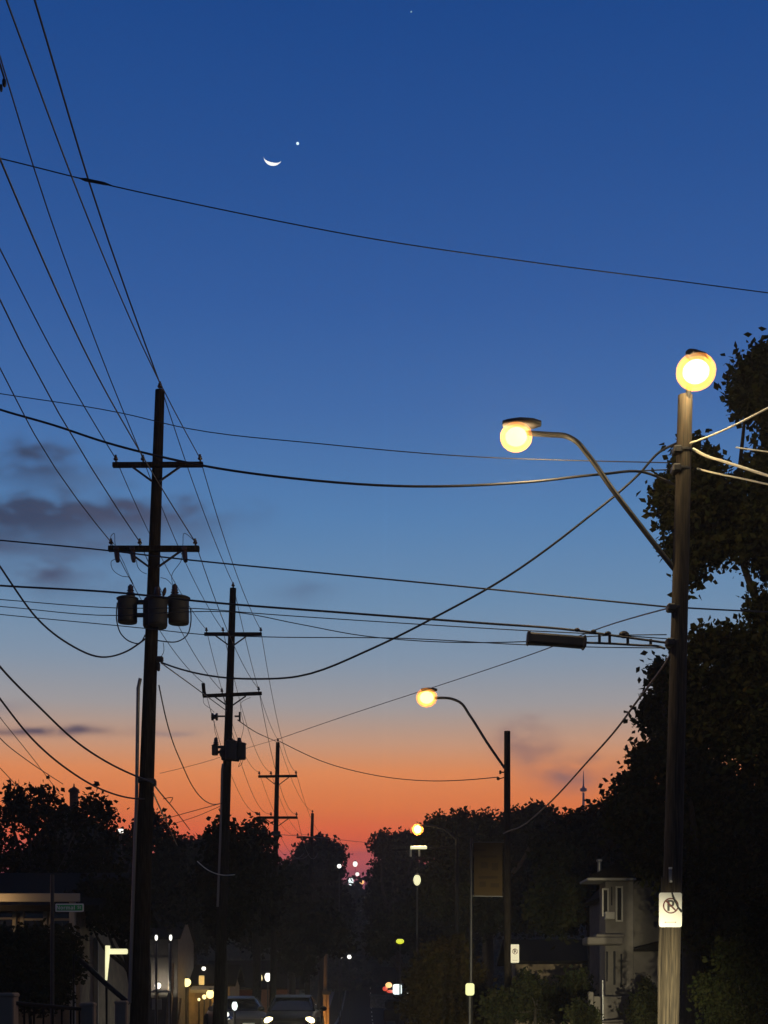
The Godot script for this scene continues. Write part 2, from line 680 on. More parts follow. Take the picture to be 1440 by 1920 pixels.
func shaft(base: Vector3, top: Vector3, r0: float, r1: float, sides := 14) -> Shape:
	var s := Shape.new()
	var pts := []
	var rad := []
	var lean := Vector3(rng.randf_range(-0.02, 0.02), 0, rng.randf_range(-0.02, 0.02))
	for i in 9:
		var t := i / 8.0
		pts.append(base.lerp(top, t) + lean * sin(t * PI))
		rad.append(lerpf(r0, r1, t))
	s.tube(pts, rad, sides)
	return s


func insulator_shape(k := 1.0) -> ArrayMesh:
	var s := Shape.new()
	s.lathe([[0.0, 0.0], [0.018 * k, 0.0], [0.018 * k, 0.07 * k], [0.06 * k, 0.075 * k], [0.07 * k, 0.11 * k], [0.045 * k, 0.13 * k], [0.052 * k, 0.165 * k], [0.03 * k, 0.18 * k], [0.034 * k, 0.22 * k], [0.0, 0.235 * k]], Vector3.ZERO, 10)
	return s.mesh()


func crossarm(root: Node3D, o: Vector3, a: Vector3, b: Vector3, w: float, pins: Array, k := 1.0, braces := true, axis := Vector3.ZERO) -> MeshInstance3D:
	var s := Shape.new()
	s.beam(a, b, w, w * 1.05, w * 0.12)
	var arm := part("crossarm", s, M.weathered_wood, root, o)
	var ins := insulator_shape(k)
	for p in pins:
		put("insulator", ins, M.porcelain, arm, Transform3D(Basis(), p - o + Vector3.UP * w * 0.5))
	if braces:
		var mid := axis
		for side in [-1.0, 1.0]:
			var out: Vector3 = mid + (b - a).normalized() * side * w * 5.0
			out.y = lerpf(a.y, b.y, 0.5)
			var br := Shape.new()
			br.beam(out + Vector3(0, -w * 0.5, 0.02), mid + Vector3(side * w * 0.8, -w * 3.6, 0.06), 0.03, 0.035)
			part("brace", br, M.dark_metal, arm, o)
	return arm


func transformer(root: Node3D, o: Vector3, base: Vector3, r: float, hgt: float, toward: Vector3, bush := 0.24) -> void:
	var s := Shape.new()
	s.lathe([[0.0, 0.0], [r * 0.94, 0.0], [r, 0.03], [r, hgt * 0.9], [r * 1.12, hgt * 0.91], [r * 1.12, hgt * 0.95], [r * 0.85, hgt], [0.0, hgt * 1.04]], base, 20)
	var can := part("transformer", s, M.transformer_grey, root, o)
	s = Shape.new()
	var prof := [[0.0, 0.0], [0.05, 0.0]]
	for i in 4:
		var y := 0.02 + bush * 0.2 * i
		prof.append_array([[0.085 - 0.01 * i, y], [0.08 - 0.01 * i, y + bush * 0.06], [0.05, y + bush * 0.1], [0.048, y + bush * 0.19]])
	prof.append_array([[0.03, bush * 0.9], [0.025, bush], [0.0, bush]])
	s.lathe(prof, base + Vector3(toward.x * r * 0.35, hgt * 0.98, 0.04), 10)
	part("bushing", s, M.porcelain, can, o)
	for y in [hgt * 0.3, hgt * 0.8]:
		s = Shape.new()
		s.beam(base + Vector3(0, y, 0) + toward * r * 0.9, base + Vector3(0, y, 0) + toward * (r + 0.16), 0.08, 0.07, 0.01)
		part("bracket", s, M.dark_metal, can, o)


func jumper(root: Node3D, o: Vector3, pts: Array, r := 0.008, called := "jumper_cable") -> void:
	var s := Shape.new()
	s.tube(through(pts), r, 6)
	part(called, s, M.wire, root, o)


func cutout(root: Node3D, o: Vector3, top: Vector3, lean := 0.06) -> void:
	var s := Shape.new()
	s.box(top + Vector3(0, 0.03, 0.03), Vector3(0.1, 0.07, 0.14), 0.015)
	s.tube([top + Vector3(0, 0.0, 0.03), top + Vector3(lean * 0.3, -0.14, 0.05), top + Vector3(lean * 0.5, -0.2, 0.07)], [0.05, 0.045, 0.035], 8)
	part("fuse_cutout", s, M.porcelain, root, o)


func pole_one() -> Dictionary:
	var d := 27.4
	var top := at(300, 732, d)
	var base := foot_of(262, top, d)
	var o := base
	var r := thing("utility_pole", base, "near left wooden utility pole with two crossarms and grey transformer cans", "utility pole")
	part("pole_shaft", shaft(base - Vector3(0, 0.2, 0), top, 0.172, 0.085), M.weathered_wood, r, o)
	var pin := insulator_shape(0.7)
	put("pole_top_pin", pin, M.porcelain, r, Transform3D(Basis(), top - o))
	var f := 0.13
	var a1 := crossarm(r, o, at(211, 872, d - f), at(381, 871, d - f), 0.085, [at(217, 872, d - f), at(268, 872, d - f), at(375, 871, d - f)], 0.62, true, at(293, 872, d - f))
	var a2 := crossarm(r, o, at(203, 1029, d - f), at(374, 1029, d - f), 0.095, [at(208, 1029, d - f), at(262, 1029, d - f), at(366, 1029, d - f)], 0.6, true, at(289, 1029, d - f))
	for x in [219, 249, 346]:
		cutout(a2, o, at(x, 1034, d - f - 0.03))
	# equipment cluster round the shaft
	var s := Shape.new()
	s.lathe([[0.0, 0.0], [0.2, 0.0], [0.22, 0.04], [0.22, 0.46], [0.19, 0.52], [0.0, 0.53]], at(291, 1177, d), 16)
	part("cluster_mount", s, M.transformer_grey, r, o)
	transformer(r, o, at(239, 1168, d - 0.1), 0.175, 0.46, Vector3(1, 0, 0), 0.22)
	transformer(r, o, at(335, 1170, d - 0.1), 0.185, 0.49, Vector3(-1, 0, 0), 0.22)
	transformer(r, o, at(296, 1172, d - 0.36), 0.17, 0.48, Vector3(0, 0, -1), 0.2)
	s = Shape.new()
	s.ball(at(308, 1110, d - 0.12), Vector3(0.035, 0.085, 0.035), 10, 8, Basis(Vector3(0, 0, 1), -0.25))
	s.tube([at(304, 1128, d - 0.12), at(307, 1114, d - 0.12)], 0.012, 6)
	part("lightning_arrester", s, M.porcelain, r, o)
	for q in [[[220, 1130], [219, 1165], [228, 1190], [244, 1203], [262, 1206], [272, 1190]], [[357, 1140], [358, 1165], [350, 1192], [332, 1203], [310, 1203], [296, 1201]]]:
		var pts := []
		for p in q:
			pts.append(at(p[0], p[1], d - 0.2))
		jumper(r, o, pts, 0.011, "secondary_cable")
	for q in [[[215, 1022], [208, 1005], [213, 1000], [216, 1020], [232, 1055], [249, 1095]], [[219, 1048], [209, 1052], [210, 1065], [228, 1080], [243, 1083], [250, 1096]], [[366, 1016], [345, 1000], [343, 1020], [340, 1050], [322, 1080], [324, 1098]], [[256, 1050], [258, 1062], [266, 1072], [275, 1076]], [[301, 1083], [312, 1086], [322, 1096]], [[306, 1205], [307, 1222], [302, 1232], [298, 1240]]]:
		var pts := []
		for p in q:
			pts.append(at(p[0], p[1], d - 0.16))
		jumper(r, o, pts, 0.0055)
	# riser pipe and cable stand-off on the shaft
	s = Shape.new()
	s.tube([at(263, 1272, d - 0.1), at(259, 1290, d - 0.1), at(256, 1500, d - 0.12), at(249, 1700, d - 0.15), at(243, 1880, d - 0.15)], 0.032, 8)
	part("riser_pipe", s, M.galvanised, r, o)
	s = Shape.new()
	s.box(at(299, 1236, d - 0.05), Vector3(0.14, 0.1, 0.1), 0.02)
	s.box(at(297, 1250, d - 0.05), Vector3(0.06, 0.16, 0.08), 0.02)
	part("cable_clamp", s, M.dark_metal, r, o)
	s = Shape.new()
	s.lathe([[0.165, 0.0], [0.172, 0.01], [0.172, 0.05], [0.165, 0.06]], at(274, 1467, d), 16)
	s.box(at(288, 1468, d - 0.02), Vector3(0.1, 0.12, 0.1), 0.02)
	part("cable_band", s, M.dark_metal, r, o)
	return {"top": top + Vector3.UP * 0.12, "u": [at(217, 860, d - f), at(268, 860, d - f), at(375, 859, d - f)], "l": [at(208, 1016, d - f), at(262, 1016, d - f), at(366, 1016, d - f)]}


func pole_two() -> Dictionary:
	var d := 40.8
	var top := at(437, 1103, d)
	var base := foot_of(411, top, d)
	var o := base
	var r := thing("utility_pole", base, "second left utility pole, with an upright stub on its lower crossarm", "utility pole")
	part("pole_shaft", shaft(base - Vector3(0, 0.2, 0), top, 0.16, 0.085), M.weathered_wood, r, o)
	put("pole_top_pin", insulator_shape(0.7), M.porcelain, r, Transform3D(Basis(), top - o))
	var f := 0.14
	crossarm(r, o, at(383, 1189, d - f), at(491, 1189, d - f), 0.085, [at(387, 1189, d - f), at(418, 1189, d - f), at(489, 1189, d - f)], 0.6, true, at(434, 1189, d - f))
	var a2 := crossarm(r, o, at(380, 1305, d - f), at(491, 1300, d - f), 0.085, [at(416, 1303, d - f), at(485, 1300, d - f)], 0.6, true, at(431, 1302, d - f))
	var s := Shape.new()
	s.beam(at(383, 1306, d - f - 0.06), at(381, 1281, d - f - 0.06), 0.09, 0.09, 0.012)
	part("upright_stub", s, M.weathered_wood, a2, o)
	s = Shape.new()
	s.beam(at(407, 1343, d - 0.05), at(425, 1343, d - 0.05), 0.04, 0.04)
	part("side_bracket", s, M.dark_metal, r, o)
	s = Shape.new()
	s.beam(at(440, 1343, d - 0.05), at(449, 1343, d - 0.05), 0.04, 0.04)
	s.beam(at(449.5, 1335, d - 0.05), at(449.5, 1352, d - 0.05), 0.05, 0.04)
	part("side_bracket", s, M.dark_metal, r, o)
	s = Shape.new()
	s.lathe([[0.04, -0.05], [0.1, -0.05], [0.1, 0.0], [0.06, 0.02], [0.06, 0.05], [0.1, 0.07], [0.1, 0.12], [0.04, 0.12]], at(400, 1344, d - 0.05), 12, Basis(Vector3(0, 0, 1), -PI / 2))
	part("spool_insulator", s, M.porcelain, r, o)
	transformer(r, o, at(403, 1416, d - 0.1), 0.085, 0.27, Vector3(1, 0, 0), 0.2)
	transformer(r, o, at(433, 1424, d - 0.3), 0.15, 0.5, Vector3(0, 0, -1), 0.06)
	transformer(r, o, at(452, 1424, d - 0.1), 0.13, 0.44, Vector3(-1, 0, 0), 0.14)
	s = Shape.new()
	s.box(at(430, 1412, d), Vector3(0.5, 0.22, 0.3), 0.04)
	s.beam(at(415, 1421, d - 0.1), at(449, 1424, d - 0.1), 0.1, 0.12, 0.02)
	part("cluster_mount", s, M.transformer_grey, r, o)
	for q in [[[382, 1300], [382, 1318], [396, 1330], [402, 1336]], [[402, 1352], [402, 1366], [405, 1378], [408, 1385]], [[470, 1308], [452, 1318], [452, 1335], [457, 1360], [452, 1385]], [[456, 1424], [452, 1434], [447, 1438], [450, 1430]]]:
		var pts := []
		for p in q:
			pts.append(at(p[0], p[1], d - 0.16))
		jumper(r, o, pts, 0.006)
	s = Shape.new()
	s.tube([at(418, 1432, d - 0.1), at(416, 1445, d - 0.1), at(414, 1550, d - 0.12), at(408, 1700, d - 0.15)], 0.03, 8)
	part("riser_pipe", s, M.galvanised, r, o)
	return {"top": top + Vector3.UP * 0.12, "u": [at(387, 1181, d - f), at(418, 1181, d - f), at(489, 1181, d - f)], "l": [at(381, 1280, d - f), at(416, 1295, d - f), at(485, 1292, d - f)]}


func pole_three() -> Dictionary:
	var d := 66.7
	var top := at(521, 1392, d)
	var base := foot_of(512, top, d)
	var o := base
	var r := thing("utility_pole", base, "third left utility pole, slim with two evenly spaced crossarms against the orange sky", "utility pole")
	part("pole_shaft", shaft(base - Vector3(0, 0.3, 0), top, 0.16, 0.085, 10), M.weathered_wood, r, o)
	put("pole_top_pin", insulator_shape(0.8), M.porcelain, r, Transform3D(Basis(), top - o))
	var f := 0.14
	crossarm(r, o, at(484, 1456, d - f), at(557, 1455, d - f), 0.1, [at(486, 1456, d - f), at(508, 1456, d - f), at(555, 1455, d - f)], 0.8, true, at(520, 1456, d - f))
	crossarm(r, o, at(482, 1533, d - f), at(558, 1533, d - f), 0.1, [at(486, 1533, d - f), at(508, 1533, d - f), at(556, 1533, d - f)], 0.8, true, at(519, 1533, d - f))
	var s := Shape.new()
	s.box(at(518, 1563, d - 0.15), Vector3(0.36, 0.2, 0.22), 0.03)
	s.beam(at(508, 1565, d - 0.15), at(526, 1565, d - 0.15), 0.06, 0.06)
	part("cable_bracket", s, M.dark_metal, r, o)
	return {"top": top + Vector3.UP * 0.12, "u": [at(486, 1448, d - f), at(508, 1448, d - f), at(555, 1447, d - f)], "l": [at(486, 1525, d - f), at(508, 1525, d - f), at(556, 1525, d - f)]}


func pole_four() -> Dictionary:
	var d := 94.0
	var top := at(586, 1525, d)
	var base := foot_of(576, top, d)
	var o := base
	var r := thing("utility_pole", base, "fourth and farthest left utility pole, its single crossarm just above the treetops", "utility pole")
	part("pole_shaft", shaft(base - Vector3(0, 0.3, 0), top, 0.17, 0.09, 10), M.weathered_wood, r, o)
	put("pole_top_pin", insulator_shape(0.9), M.porcelain, r, Transform3D(Basis(), top - o))
	var f := 0.15
	crossarm(r, o, at(556, 1570, d - f), at(616, 1571, d - f), 0.1, [at(558, 1570, d - f), at(578, 1570, d - f), at(614, 1571, d - f)], 0.9, true, at(584, 1570, d - f))
	return {"top": top + Vector3.UP * 0.12, "u": [at(558, 1563, d - f), at(578, 1563, d - f), at(614, 1563, d - f)], "l": [at(570, 1600, d), at(580, 1600, d), at(596, 1600, d)]}


func right_pole() -> Node3D:
	var d := 22.0
	var top := at(1285, 742, d)
	var base := foot_of(1255, top, d)
	var o := base
	var r := thing("utility_pole", base, "large weathered wooden utility pole on the right verge, in front of the big tree", "utility pole")
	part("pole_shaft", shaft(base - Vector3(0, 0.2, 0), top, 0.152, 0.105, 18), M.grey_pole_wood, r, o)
	var s := Shape.new()
	s.tube([at(1243, 1645, d - 0.14), at(1241, 1700, d - 0.14), at(1236, 1800, d - 0.15), at(1236, 1960, d - 0.15)], 0.022, 8)
	s.tube([at(1268, 1480, d - 0.12), at(1262, 1640, d - 0.14), at(1258, 1760, d - 0.155), at(1256, 1960, d - 0.165)], 0.013, 6)
	part("ground_wire_moulding", s, M.grey_pole_wood, r, o)
	s = Shape.new()
	s.box(at(1257, 1642, d - 0.16), Vector3(0.045, 0.2, 0.02), 0.006)
	part("tag_plate", s, M.galvanised, r, o)
	s = Shape.new()
	s.box(at(1257, 1628, d - 0.165), Vector3(0.05, 0.03, 0.03), 0.006)
	part("tag_clip", s, M.bare_wire, r, o)
	s = Shape.new()
	s.box(at(1258, 1653, d - 0.165), Vector3(0.035, 0.03, 0.03), 0.006)
	part("tag_clip", s, M.bare_wire, r, o)
	for q in [[1281, 845, 0.2], [1279, 880, 0.22], [1270, 1140, 0.17], [1268, 1205, 0.18]]:
		s = Shape.new()
		s.box(at(q[0] - 12, q[1], d - 0.05), Vector3(0.12, 0.11, q[2]), 0.02)
		s.lathe([[0.118, -0.02], [0.126, -0.015], [0.126, 0.015], [0.118, 0.02]], at(q[0], q[1], d), 14)
		part("cable_clamp", s, M.dark_metal, r, o)
	return r


func far_right_pole() -> Node3D:
	var d := 52.0
	var top := at(951, 1371, d)
	var base := foot_of(953, top, d)
	var r := thing("utility_pole", base, "plain square-topped pole on the right, rising from the trees and holding a lamp arm", "utility pole")
	part("pole_shaft", shaft(base - Vector3(0, 0.2, 0), top, 0.13, 0.105), M.weathered_wood, r, base)
	var s := Shape.new()
	s.box(at(938, 1448, d - 0.05), Vector3(0.07, 0.12, 0.08), 0.01)
	s.beam(at(938, 1448, d - 0.05), at(948, 1448, d - 0.05), 0.04, 0.04)
	s.box(at(934, 1460, d - 0.05), Vector3(0.1, 0.1, 0.08), 0.02)
	s.beam(at(934, 1461, d - 0.05), at(948, 1457, d - 0.05), 0.04, 0.03)
	part("wire_bracket", s, M.dark_metal, r, base)
	return r


# ------------------------------------------------------------------ trees
func make_sprig() -> void:
	var r := RandomNumberGenerator.new()
	r.seed = 5
	var s := Shape.new()
	for i in 12:
		var c := Vector3(r.randfn(), r.randfn(), r.randfn()) * 0.42
		var a := Vector3(r.randfn(), r.randfn() - 0.3, r.randfn()).normalized()
		var b := a.cross(Vector3(r.randfn(), r.randfn(), r.randfn())).normalized()
		var n := a.cross(b)
		var l := r.randf_range(0.4, 0.6)
		var w := l * r.randf_range(0.28, 0.4)
		var p := [c, c + a * l * 0.45 + b * w + n * 0.05, c + a * l, c + a * l * 0.45 - b * w + n * 0.05, c + a * l * 0.5]
		var n1: Vector3 = (n - b * 0.25).normalized()
		var n2: Vector3 = (n + b * 0.25).normalized()
		s.tri(p[0], p[1], p[4], n1, n1, n1)
		s.tri(p[4], p[1], p[2], n1, n1, n1)
		s.tri(p[0], p[4], p[3], n2, n2, n2)
		s.tri(p[4], p[2], p[3], n2, n2, n2)
	sprig = s.mesh()


func foliage(lobes: Array, size: float, od: float, tone: Color, origin: Vector3) -> MultiMesh:
	var xf: Array[Transform3D] = []
	var cols: Array[Color] = []
	for lb in lobes:
		var c: Vector3 = lb[0]
		var r: float = lb[1]
		var count := int(r * r * PI * od / (0.5 * size * size))
		for i in count:
			var u := Vector3(rng.randfn(), rng.randfn(), rng.randfn()).normalized()
			var q := pow(rng.randf(), 0.42) * rng.randf_range(0.75, 1.03)
			var p := c + u * r * q
			var k := size * rng.randf_range(0.5, 1.5 if q < 0.92 else 0.85)
			var b := Basis.from_euler(Vector3(rng.randf() * TAU, rng.randf() * TAU, rng.randf() * TAU)).scaled(Vector3(k, k, k))
			xf.append(Transform3D(b, p - origin))
			var g := rng.randf_range(0.6, 1.35)
			cols.append(Color(tone.r * g * rng.randf_range(0.85, 1.2), tone.g * g, tone.b * g * rng.randf_range(0.8, 1.1)))
	var mm := MultiMesh.new()
	mm.transform_format = MultiMesh.TRANSFORM_3D
	mm.use_colors = true
	mm.mesh = sprig
	mm.instance_count = xf.size()
	for i in xf.size():
		mm.set_instance_transform(i, xf[i])
		mm.set_instance_color(i, cols[i])
	return mm


# spots: bearing, elevation, radius triples at distance d
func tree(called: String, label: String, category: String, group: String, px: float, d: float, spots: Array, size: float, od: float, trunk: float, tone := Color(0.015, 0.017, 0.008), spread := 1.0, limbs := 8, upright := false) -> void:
	var base := at(px, HY, d)
	base.y = gh(d) - 0.16
	var o := thing(called, base, label, category, group)
	var lobes := []
	var mid := Vector3.ZERO
	for i in range(0, spots.size(), 3):
		var r: float = spots[i + 2] / F * d
		var dz := rng.randf_range(-1.0, 1.0) * r * spread
		var c := at(spots[i], spots[i + 1], d)
		c.z += dz
		lobes.append([c, r])
		mid += c
	mid /= lobes.size()
	if upright:
		mid.x = base.x
	# trunk with a slight bend, limbs to the larger lobes
	var fork := base.lerp(mid, 0.62)
	fork.x = lerpf(base.x, mid.x, 0.4)
	var s := Shape.new()
	s.tube(through([base - Vector3.UP * 0.3, base + Vector3.UP * 0.25, base.lerp(fork, 0.5) + Vector3(trunk * 0.4, 0, 0), fork, fork.lerp(mid, 0.8)], 4), [1.5, 1.45, 1.3, 1.15, 1.05, 1.0, 0.96, 0.93, 0.9, 0.86, 0.83, 0.8, 0.74, 0.65, 0.52, 0.42, 0.3].map(func(k): return k * trunk), 10)
	part("trunk", s, M.bark, o, base)
	for i in mini(lobes.size(), limbs):
		var c: Vector3 = lobes[i][0]
		var from := fork.lerp(mid, rng.randf_range(-0.25, 0.5))
		s = Shape.new()
		s.tube(through([from, from.lerp(c, 0.5) + Vector3(rng.randf_range(-0.12, 0.12), -0.1, rng.randf_range(-0.12, 0.12)) * from.distance_to(c), c], 4), [0.5, 0.46, 0.42, 0.38, 0.34, 0.28, 0.22, 0.16, 0.08].map(func(k): return k * trunk), 7)
		part("limb", s, M.bark, o, base)
	var crown := MultiMeshInstance3D.new()
	crown.name = "crown"
	crown.multimesh = foliage(lobes, size, od, tone, base)
	crown.material_override = M.leaves
	crown.set_meta("kind", "stuff")
	o.add_child(crown)


func trees() -> void:
	make_sprig()
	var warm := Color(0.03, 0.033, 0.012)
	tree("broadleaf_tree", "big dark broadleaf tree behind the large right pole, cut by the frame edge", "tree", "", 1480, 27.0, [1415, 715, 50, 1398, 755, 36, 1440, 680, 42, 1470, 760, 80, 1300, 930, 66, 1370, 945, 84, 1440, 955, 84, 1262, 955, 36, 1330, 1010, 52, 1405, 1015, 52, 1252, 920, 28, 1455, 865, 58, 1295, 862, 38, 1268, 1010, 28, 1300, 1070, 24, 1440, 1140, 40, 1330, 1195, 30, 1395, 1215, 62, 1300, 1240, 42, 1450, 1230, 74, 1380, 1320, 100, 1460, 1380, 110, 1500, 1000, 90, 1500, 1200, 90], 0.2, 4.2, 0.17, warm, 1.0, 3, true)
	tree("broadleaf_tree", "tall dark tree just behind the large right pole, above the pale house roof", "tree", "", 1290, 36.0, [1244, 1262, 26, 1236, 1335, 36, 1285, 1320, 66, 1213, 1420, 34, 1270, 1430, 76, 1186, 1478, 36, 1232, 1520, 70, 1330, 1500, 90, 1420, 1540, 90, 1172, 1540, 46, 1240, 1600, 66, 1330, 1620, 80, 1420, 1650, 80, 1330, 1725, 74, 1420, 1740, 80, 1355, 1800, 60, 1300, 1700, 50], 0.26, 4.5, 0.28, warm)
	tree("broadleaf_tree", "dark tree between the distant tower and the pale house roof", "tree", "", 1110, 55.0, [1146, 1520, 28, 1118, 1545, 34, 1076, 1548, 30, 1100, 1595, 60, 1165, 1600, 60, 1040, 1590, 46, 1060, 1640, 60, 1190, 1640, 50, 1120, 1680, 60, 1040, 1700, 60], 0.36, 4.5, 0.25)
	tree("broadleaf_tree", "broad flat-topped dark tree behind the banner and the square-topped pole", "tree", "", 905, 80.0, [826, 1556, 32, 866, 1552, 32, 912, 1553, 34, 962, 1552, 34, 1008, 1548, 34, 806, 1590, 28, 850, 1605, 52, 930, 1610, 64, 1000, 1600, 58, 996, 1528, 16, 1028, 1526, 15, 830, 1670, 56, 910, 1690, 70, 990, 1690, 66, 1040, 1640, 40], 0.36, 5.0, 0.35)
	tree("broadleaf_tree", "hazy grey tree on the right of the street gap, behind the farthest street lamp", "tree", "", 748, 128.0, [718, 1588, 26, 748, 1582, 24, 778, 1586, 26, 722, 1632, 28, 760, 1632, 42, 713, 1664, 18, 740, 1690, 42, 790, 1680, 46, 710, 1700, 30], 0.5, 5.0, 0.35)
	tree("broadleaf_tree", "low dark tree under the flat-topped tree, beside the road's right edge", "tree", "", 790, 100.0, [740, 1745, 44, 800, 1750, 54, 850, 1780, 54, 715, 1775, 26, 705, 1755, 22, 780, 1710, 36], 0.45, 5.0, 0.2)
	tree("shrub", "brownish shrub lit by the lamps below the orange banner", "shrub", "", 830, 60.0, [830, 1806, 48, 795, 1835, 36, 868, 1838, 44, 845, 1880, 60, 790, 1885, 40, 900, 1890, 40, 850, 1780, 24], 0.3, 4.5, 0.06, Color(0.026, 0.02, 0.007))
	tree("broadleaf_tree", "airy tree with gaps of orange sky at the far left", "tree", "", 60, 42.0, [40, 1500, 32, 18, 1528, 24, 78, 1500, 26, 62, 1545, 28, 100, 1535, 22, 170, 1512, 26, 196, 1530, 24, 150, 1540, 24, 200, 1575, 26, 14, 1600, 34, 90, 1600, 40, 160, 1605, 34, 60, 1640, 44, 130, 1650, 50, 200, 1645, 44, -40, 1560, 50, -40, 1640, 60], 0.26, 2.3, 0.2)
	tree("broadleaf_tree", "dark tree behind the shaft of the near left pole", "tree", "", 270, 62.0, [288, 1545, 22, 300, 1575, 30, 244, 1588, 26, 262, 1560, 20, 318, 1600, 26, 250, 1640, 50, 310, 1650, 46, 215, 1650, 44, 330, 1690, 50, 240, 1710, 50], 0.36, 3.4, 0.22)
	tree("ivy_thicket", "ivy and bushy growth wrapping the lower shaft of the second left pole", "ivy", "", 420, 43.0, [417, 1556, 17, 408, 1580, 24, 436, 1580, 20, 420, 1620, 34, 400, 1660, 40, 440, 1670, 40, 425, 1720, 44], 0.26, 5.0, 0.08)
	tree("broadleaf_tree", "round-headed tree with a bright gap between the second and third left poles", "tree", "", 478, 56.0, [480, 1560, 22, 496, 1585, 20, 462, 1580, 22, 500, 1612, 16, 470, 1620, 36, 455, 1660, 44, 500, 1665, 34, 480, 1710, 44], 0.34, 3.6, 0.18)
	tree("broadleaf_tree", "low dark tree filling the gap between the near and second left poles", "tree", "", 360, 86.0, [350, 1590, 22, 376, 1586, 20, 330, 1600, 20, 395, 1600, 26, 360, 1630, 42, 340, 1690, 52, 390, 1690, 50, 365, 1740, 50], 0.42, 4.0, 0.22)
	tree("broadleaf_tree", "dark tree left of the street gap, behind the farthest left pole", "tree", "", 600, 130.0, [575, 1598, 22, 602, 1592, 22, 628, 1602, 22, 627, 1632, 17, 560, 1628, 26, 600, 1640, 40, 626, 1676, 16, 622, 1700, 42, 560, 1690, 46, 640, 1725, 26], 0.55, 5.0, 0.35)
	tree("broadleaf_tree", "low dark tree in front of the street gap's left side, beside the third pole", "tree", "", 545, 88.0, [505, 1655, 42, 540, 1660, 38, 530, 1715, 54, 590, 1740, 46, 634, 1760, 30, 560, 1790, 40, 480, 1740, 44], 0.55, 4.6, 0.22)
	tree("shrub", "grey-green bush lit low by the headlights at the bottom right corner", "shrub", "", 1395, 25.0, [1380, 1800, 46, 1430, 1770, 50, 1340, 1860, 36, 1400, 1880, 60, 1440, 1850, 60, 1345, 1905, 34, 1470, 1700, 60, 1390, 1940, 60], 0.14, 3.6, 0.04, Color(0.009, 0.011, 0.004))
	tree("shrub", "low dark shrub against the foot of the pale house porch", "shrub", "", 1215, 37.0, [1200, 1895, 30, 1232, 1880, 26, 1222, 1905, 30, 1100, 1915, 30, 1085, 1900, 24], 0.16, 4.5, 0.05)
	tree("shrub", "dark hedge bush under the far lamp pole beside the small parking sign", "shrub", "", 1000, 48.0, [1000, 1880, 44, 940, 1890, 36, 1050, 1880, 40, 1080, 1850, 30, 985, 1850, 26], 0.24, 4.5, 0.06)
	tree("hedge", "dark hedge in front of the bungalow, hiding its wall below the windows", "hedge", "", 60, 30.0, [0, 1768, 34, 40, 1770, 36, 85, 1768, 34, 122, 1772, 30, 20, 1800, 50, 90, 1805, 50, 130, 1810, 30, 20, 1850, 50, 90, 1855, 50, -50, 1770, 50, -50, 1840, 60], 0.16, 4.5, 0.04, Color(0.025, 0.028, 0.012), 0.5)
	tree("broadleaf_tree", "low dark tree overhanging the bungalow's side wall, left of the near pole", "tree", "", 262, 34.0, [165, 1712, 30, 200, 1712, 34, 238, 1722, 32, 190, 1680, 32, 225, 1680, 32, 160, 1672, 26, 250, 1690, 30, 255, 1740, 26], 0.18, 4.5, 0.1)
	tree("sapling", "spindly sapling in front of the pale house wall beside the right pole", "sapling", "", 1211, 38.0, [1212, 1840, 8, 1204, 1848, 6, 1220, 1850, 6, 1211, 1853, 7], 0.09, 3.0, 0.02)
	# woods that nobody could count, far behind the street and up the slope
	var lobes := []
	for row in [[215.0, 1655.0, 26.0], [245.0, 1640.0, 22.0], [500.0, 1672.0, 8.0]]:
		var d: float = row[0]
		var px := -2600.0
		while px < 4000.0:
			if not (d < 300.0 and px > 640.0 and px < 715.0):
				var topy: float = row[1] + rng.randf_range(-1, 1) * row[2]
				var y := topy
				var r := 34.0 if d < 300.0 else 16.0
				while EYE + (HY - y - r) / F * d > gh(d):
					var q := at(px + rng.randf_range(-8, 8), y + r, d)
					q.z += rng.randf_range(-8, 8)
					lobes.append([q, r / F * d * rng.randf_range(0.9, 1.25)])
					y += r * 1.5
			px += 40.0 if d < 300.0 else 22.0
	var wood := MultiMeshInstance3D.new()
	wood.name = "far_woodland"
	wood.multimesh = foliage(lobes, 1.5, 4.0, Color(0.026, 0.034, 0.014), Vector3.ZERO)
	wood.material_override = M.leaves
	add_child(wood)
	tag(wood, "distant dark woods closing off the street on both sides and up the far slope", "woodland", "", "stuff")


# ------------------------------------------------------------------ buildings
func window(parent: Node3D, o: Vector3, c: Vector3, w: float, h: float, pane := "dark_glass", bars := true) -> void:
	var s := Shape.new()
	var t := 0.08
	s.box(c + Vector3(0, h / 2, 0.03), Vector3(w + 2 * t, t, 0.09), 0.008)
	s.box(c - Vector3(0, h / 2, -0.045), Vector3(w + 2.6 * t, t, 0.12), 0.008)
	for k in [-1.0, 1.0]:
		s.box(c + Vector3(k * (w + t) / 2, 0, 0.03), Vector3(t, h - t, 0.086), 0.008)
	if bars:
		s.box(c + Vector3(0, 0, 0.025), Vector3(w, 0.05, 0.06), 0.005)
	var f := part("window", s, M.white_trim, parent, o)
	s = Shape.new()
	s.box(c + Vector3(0, 0, 0.002), Vector3(w, h, 0.02))
	part("pane", s, M[pane], f, o)


